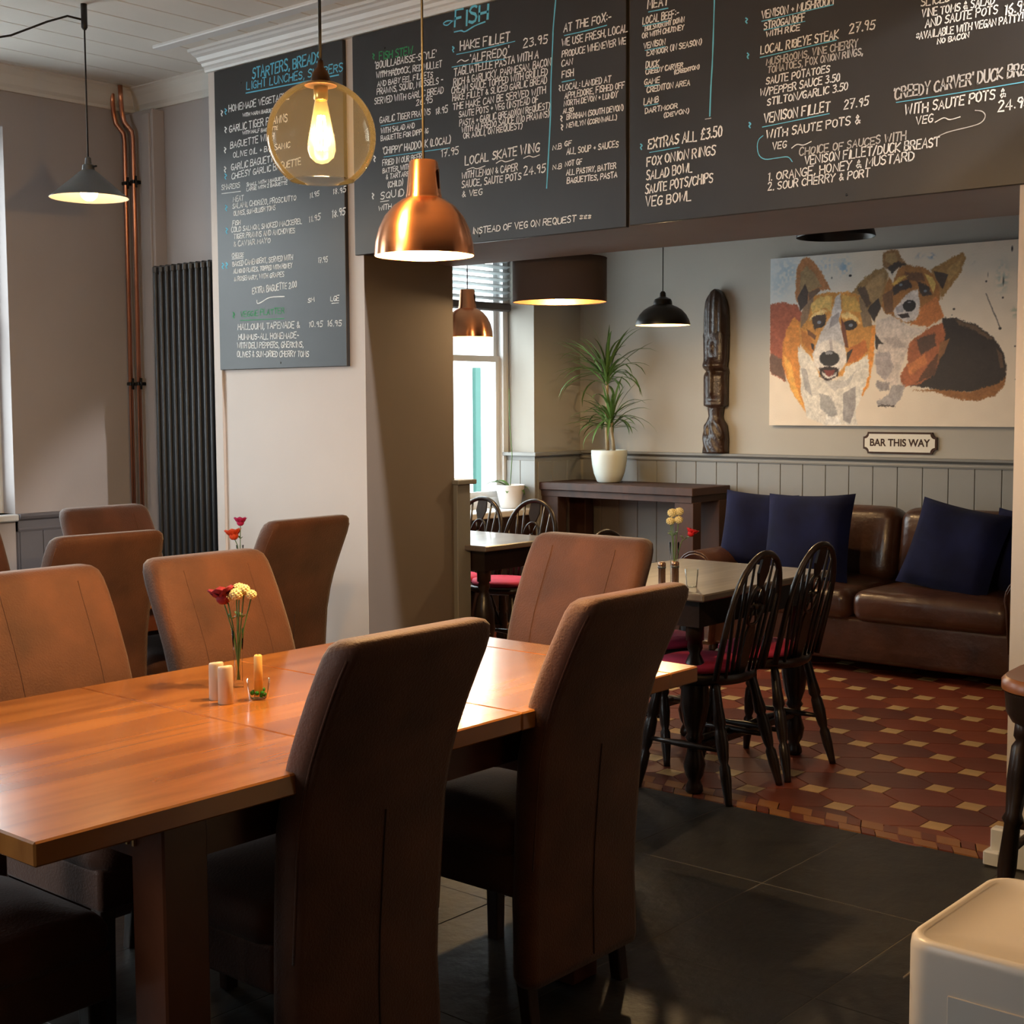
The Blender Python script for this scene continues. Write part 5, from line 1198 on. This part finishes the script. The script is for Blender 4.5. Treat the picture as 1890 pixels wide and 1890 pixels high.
# ================================================================= RADIATOR AND PIPES
ra = empty('column_radiator', (-5.88, 4.40, 0)); tag(ra, 'tall anthracite column radiator beside the white pillar', 'radiator')
col = None
for k in range(12):
    x = -.295 + k * .0505
    if col is None:
        mb = MB()
        for y in (-.028, .028): mb.tube([(0, y, .2), (0, y, .22), (0, y, 2.13), (0, y, 2.15)], [.008, .0125, .0125, .008], 10)
        mb.box(-.013, .013, -.042, .042, 2.125, 2.168, .009); mb.box(-.013, .013, -.042, .042, .18, .225, .009)
        col = mb.build('radiator_column', RAD, ra); o = col
    else: o = col.copy(); COL.objects.link(o)
    o.location.x = x
MB().tube([(-.30, 0, 2.147), (.262, 0, 2.147)], .016, 10).build('header_pipe', RAD, ra); MB().tube([(-.30, 0, .203), (.262, 0, .203)], .016, 10).build('header_pipe', RAD, ra)
MB().tube([(-.295, 0, .19), (-.295, 0, .0)], .008, 8).build('valve_pipe', PIPE, ra)
struct(MB().box(XL, -6.245, 4.425, 4.502, 0, 2.99, .004).build('trim_16', WALLC))
struct(MB().box(-6.33, -6.262, 4.412, 4.43, 0, 2.97, .004).build('trim_17', WALLC))
pp = empty('copper_pipes', (-6.4, 4.39, 0)); tag(pp, 'pair of bare copper pipes running up the room corner', 'pipes')
for dx in (-.045, .03):
    MB().tube([(dx, 0, .0), (dx, 0, 2.84), (dx, -.005, 2.88), (dx - .03, -.03, 2.93), (dx - .035, -.04, 2.99), (dx - .01, -.06, 3.03), (dx + .0, -.07, 3.11)], [.0125] * 7, 10).build('pipe', PIPE, pp)
for z in (1.56, 2.62):
    for dx in (-.045, .03): MB().box(dx - .017, dx + .017, -.016, .034, z - .009, z + .009, .003).tube([(dx + .022, -.002, z - .03), (dx + .022, -.002, z + .03)], .006, 6).build('pipe_clip', BLACKM, pp)
# ================================================================= HANGING LAMPS
WARM = (1.0, .66, .32)
def emis(name, col, s):
    return mat(name, col, .5, emit=col, estr=s)
GLOW = emis('glowing_bulb', (1.0, .72, .36), 26); FIL = emis('filament', (1.0, .66, .26), 70); GLOWS = emis('glowing_bulb_soft', (1.0, .66, .3), 14)
# 1 clear amber globe with squirrel-cage bulb
gx_, gy_, gz_ = -2.372, 2.127, 2.042
gp = empty('globe_pendant', (gx_, gy_, gz_)); tag(gp, 'clear amber glass globe pendant with glowing squirrel-cage bulb', 'lamp')
Rg = .1205; prof_ = [(Rg * sin(a), -Rg * cos(a)) for a in [radians(36 + (180 - 36 - 16) * k / 30) for k in range(31)]]
MB().lathe(prof_, (0, 0, 0), 56).build('glass_globe', AMBER, gp)
rr_ = Rg * sin(radians(36)); zz_ = -Rg * cos(radians(36))
MB().tube([(rr_ * cos(2 * pi * k / 48), rr_ * sin(2 * pi * k / 48), zz_) for k in range(49)], .0012, 6).build('glass_rim', GLASS, gp)
MB().lathe([(0, .165), (.006, .165), (.008, .15), (.017, .14), (.021, .128), (.0215, .118), (.034, .116), (.036, .110), (.0, .108)], (0, 0, 0), 24).build('lamp_holder', mat('bronze_holder', srgb(74, 50, 34), .4, .6), gp, sharp=40)
MB().lathe([(.0, .108), (.016, .108), (.016, .082), (.013, .078)], (0, 0, 0), 20).build('bulb_cap', BRASS, gp)
bu = MB().lathe([(.013, .08), (.017, .06), (.024, .02), (.0305, -.015), (.031, -.03), (.026, -.046), (.014, -.057), (.0, -.061)], (0, 0, 0), 28).build('bulb', thin_glass('bulb_glass', (1, .84, .5), .1, haze=.012), gp)
f = MB()
for k in range(8):
    a = 2 * pi * k / 8; f.tube([(.007 * cos(a), .007 * sin(a), .045), (.012 * cos(a), .012 * sin(a), .005), (.009 * cos(a + .2), .009 * sin(a + .2), -.03)], .0016, 5)
f.build('filament', FIL, bu)
MB().tube([(0, 0, .163), (0, 0, H1 - gz_ - .005)], .0035, 8).build('cable', FLEX, gp)
lamp('globe_bulb_light', (gx_, gy_, gz_ - .0), 56, WARM, .03)
# 2 copper dome pendants
def copper_pendant(loc, s, lab, ztop, power, hook=None):
    r = empty('copper_pendant', loc); tag(r, lab, 'lamp')
    P = [(.118, 0), (.1185, .004), (.116, .03), (.108, .062), (.094, .092), (.074, .116), (.052, .131), (.044, .134), (.0425, .137), (.0425, .141), (.041, .145), (.034, .218), (.031, .222), (.006, .224), (.0, .224)]
    MB().lathe([(a * s, b * s) for a, b in P], (0, 0, 0), 64).build('shade', COPPER, r, sharp=35)
    MB().lathe([(.117 * s, .001), (.1145 * s, .03 * s), (.106 * s, .06 * s), (.092 * s, .09 * s), (.072 * s, .113 * s), (.05 * s, .128 * s), (.0, .13 * s)], (0, 0, 0), 48).build('shade_lining', mat('glow_yellow_lining', srgb(248, 226, 158), .5), r)  # yellow of the bulb's glow put into the lining colour
    MB().lathe([(0, .128 * s), (.016 * s, .125 * s), (.016 * s, .1 * s), (.03 * s, .075 * s), (.032 * s, .055 * s), (.024 * s, .034 * s), (0, .026 * s)], (0, 0, 0), 20).build('bulb', GLOW, r)
    MB().tube([(0, 0, .22 * s), (0, 0, ztop - loc[2])], .003, 8).build('cable', FLEX, r)
    for a in (.3, 3.4): MB().box(-.004, .004, -.0005, .0005, .155 * s, .2 * s).build('vent_slot', SEAM, r).location = (.0378 * s * cos(a), .0378 * s * sin(a), 0)
    lamp('pendant_bulb_light', (loc[0], loc[1], loc[2] + .012 * s), power, WARM, .02 * s)
    return r
copper_pendant((-2.330, 2.408, 1.797), 1.0, 'large brushed copper dome pendant over the main table', H1, 54)
copper_pendant((-5.31, 5.83, 1.815), 1.2, 'small-looking copper dome pendant in the far room before the window blind', H2, 12)
# 3 grey metal cone pendant with swagged cable
cp_ = empty('cone_pendant', (-5.222, 3.376, 2.318)); tag(cp_, 'grey metal coolie-shaped pendant with swagged black cable at upper left', 'lamp')
MB().lathe([(.163, -.002), (.163, .0), (.04, .105), (.026, .115), (.024, .135), (.014, .14), (.012, .165), (.006, .17), (0, .17)], (0, 0, 0), 48).build('shade', GREYM, cp_, sharp=30)
MB().lathe([(.161, -.001), (.04, .1), (0, .102)], (0, 0, 0), 40).build('shade_lining', mat('pale_lining', srgb(196, 180, 170), .5), cp_)
b = MB(); b.ball((0, 0, .022), .036, 12); b.build('bulb', GLOW, cp_)
MB().lathe([(0, .1), (.014, .1), (.015, .06), (0, .06)], (0, 0, 0), 16).build('bulb_cap', BRASS, cp_)
MB().tube([(-.03, 0, .128), (.045, .01, .128)], .004, 6).build('thumb_screw', BLACKM, cp_)
MB().tube([(0, 0, .165), (0, 0, .72)], .0035, 8).build('cable', FLEX, cp_)
MB().lathe([(0, .80), (.013, .80), (.013, .70), (.007, .69), (0, .69)], (0, 0, 0), 14).build('ceiling_hook', BLACKM, cp_)
MB().tube([(0, 0, .73), (-.045, -.05, .745), (-.10, -.11, .72), (-.2, -.22, .66), (-.34, -.38, .62), (-.52, -.58, .64), (-.75, -.84, .78)], .0045, 8).build('swag_cable', FLEX, cp_)
lamp('cone_bulb_light', (-5.222, 3.376, 2.31), 4, WARM, .03)
# 4 drum
dr = empty('drum_pendant', (-4.215, 5.285, 1.93)); tag(dr, 'wide brown-grey drum shade pendant with copper lining', 'lamp')
DRM = mat('taupe_fabric_shade', srgb(92, 80, 78), .85, bump=.1, bscale=300)
MB().lathe([(.226, 0), (.226, .205), (.224, .205)], (0, 0, 0), 64).build('shade', DRM, dr)
MB().lathe([(.2235, .001), (.2235, .204)], (0, 0, 0), 64).build('shade_lining', mat('copper_foil', (.85, .42, .2), .35, .8), dr)
for z in (0, .205): MB().tube([(.225 * cos(2 * pi * k / 48), .225 * sin(2 * pi * k / 48), z) for k in range(49)], .0025, 5).build('rim', SEAM, dr)
for k in range(3): MB().tube([(0, 0, .19), (.224 * cos(2.1 * k), .224 * sin(2.1 * k), .2)], .0022, 5).build('strut', BRASS, dr)
b = MB(); b.ball((0, 0, .045), .034, 12, 1.2); b.build('bulb', GLOW, dr); MB().lathe([(0, .19), (.018, .19), (.018, .08), (0, .08)], (0, 0, 0), 16).build('lamp_holder', BRASS, dr)
b = MB(); b.lathe([(0, .255), (.01, .25), (.014, .235), (.01, .222), (.005, .215), (.005, .19), (0, .19)], (0, 0, 0), 16); b.build('finial', BRASS, dr)
MB().tube([(0, 0, .25), (0, 0, H2 - 1.93)], .003, 8).build('cable', FLEX, dr)
lamp('drum_bulb_light', (-4.215, 5.285, 1.945), 13, WARM, .04)
# 5 black domes
def black_dome(loc, s, lab, power, lin=mat('brown_lining', srgb(120, 104, 80), .5)):
    r = empty('black_dome_pendant', loc); tag(r, lab, 'lamp')
    MB().lathe([(a * s, b * s) for a, b in [(.15, 0), (.151, .003), (.144, .028), (.128, .058), (.104, .084), (.078, .10), (.058, .108), (.052, .112), (.05, .13), (.044, .142), (.028, .15), (.018, .155), (.016, .175), (.009, .185), (0, .186)]], (0, 0, 0), 48).build('shade', BLACKM, r, sharp=35)
    MB().lathe([(.149 * s, .001), (.142 * s, .027 * s), (.126 * s, .056 * s), (.1 * s, .08 * s), (0, .1 * s)], (0, 0, 0), 40).build('shade_lining', lin, r)
    b = MB(); b.ball((0, 0, .055 * s), .03 * s, 10); b.build('bulb', GLOWS if power else mat('unlit_bulb', srgb(60, 58, 55), .3), r)
    MB().tube([(0, 0, .18 * s), (0, 0, H2 - loc[2])], .003, 8).build('cable', FLEX, r)
    if power: lamp('dome_bulb_light', (loc[0], loc[1], loc[2] + .004), power, WARM, .03); return r
bd = black_dome((-4.382, 6.40, 1.868), 1.0, 'small black dome pendant hanging left of the carved statue', 24)
MB().tube([(0, 0, .66), (-.05, 0, .64), (-.12, 0, .63), (-.22, 0, .655)], .003, 6).build('swag_cable', FLEX, bd)
black_dome((-2.985, 5.71, 2.175), 1.15, 'black dome pendant mostly hidden by the beam above the dog painting', 0, BLACKM)
# unseen spot added out of frame at right for the diagonal shadow on the jamb
cs = empty('added_spotlight', (-.6, 4.10, 3.08)); tag(cs, 'small white ceiling spotlight added out of view beside the cornice', 'lamp')
MB().lathe([(.03, -.05), (.034, -.05), (.034, .02), (.0, .02)], (0, 0, 0), 20).build('housing', WHITE, cs)
lamp('added_spot_light', (-.6, 4.095, 3.0), 300, (1, .95, .9), .03, 'SPOT', Vector((-3.9, .42, -1.85)).to_track_quat('-Z', 'Y').to_euler(), radians(24))
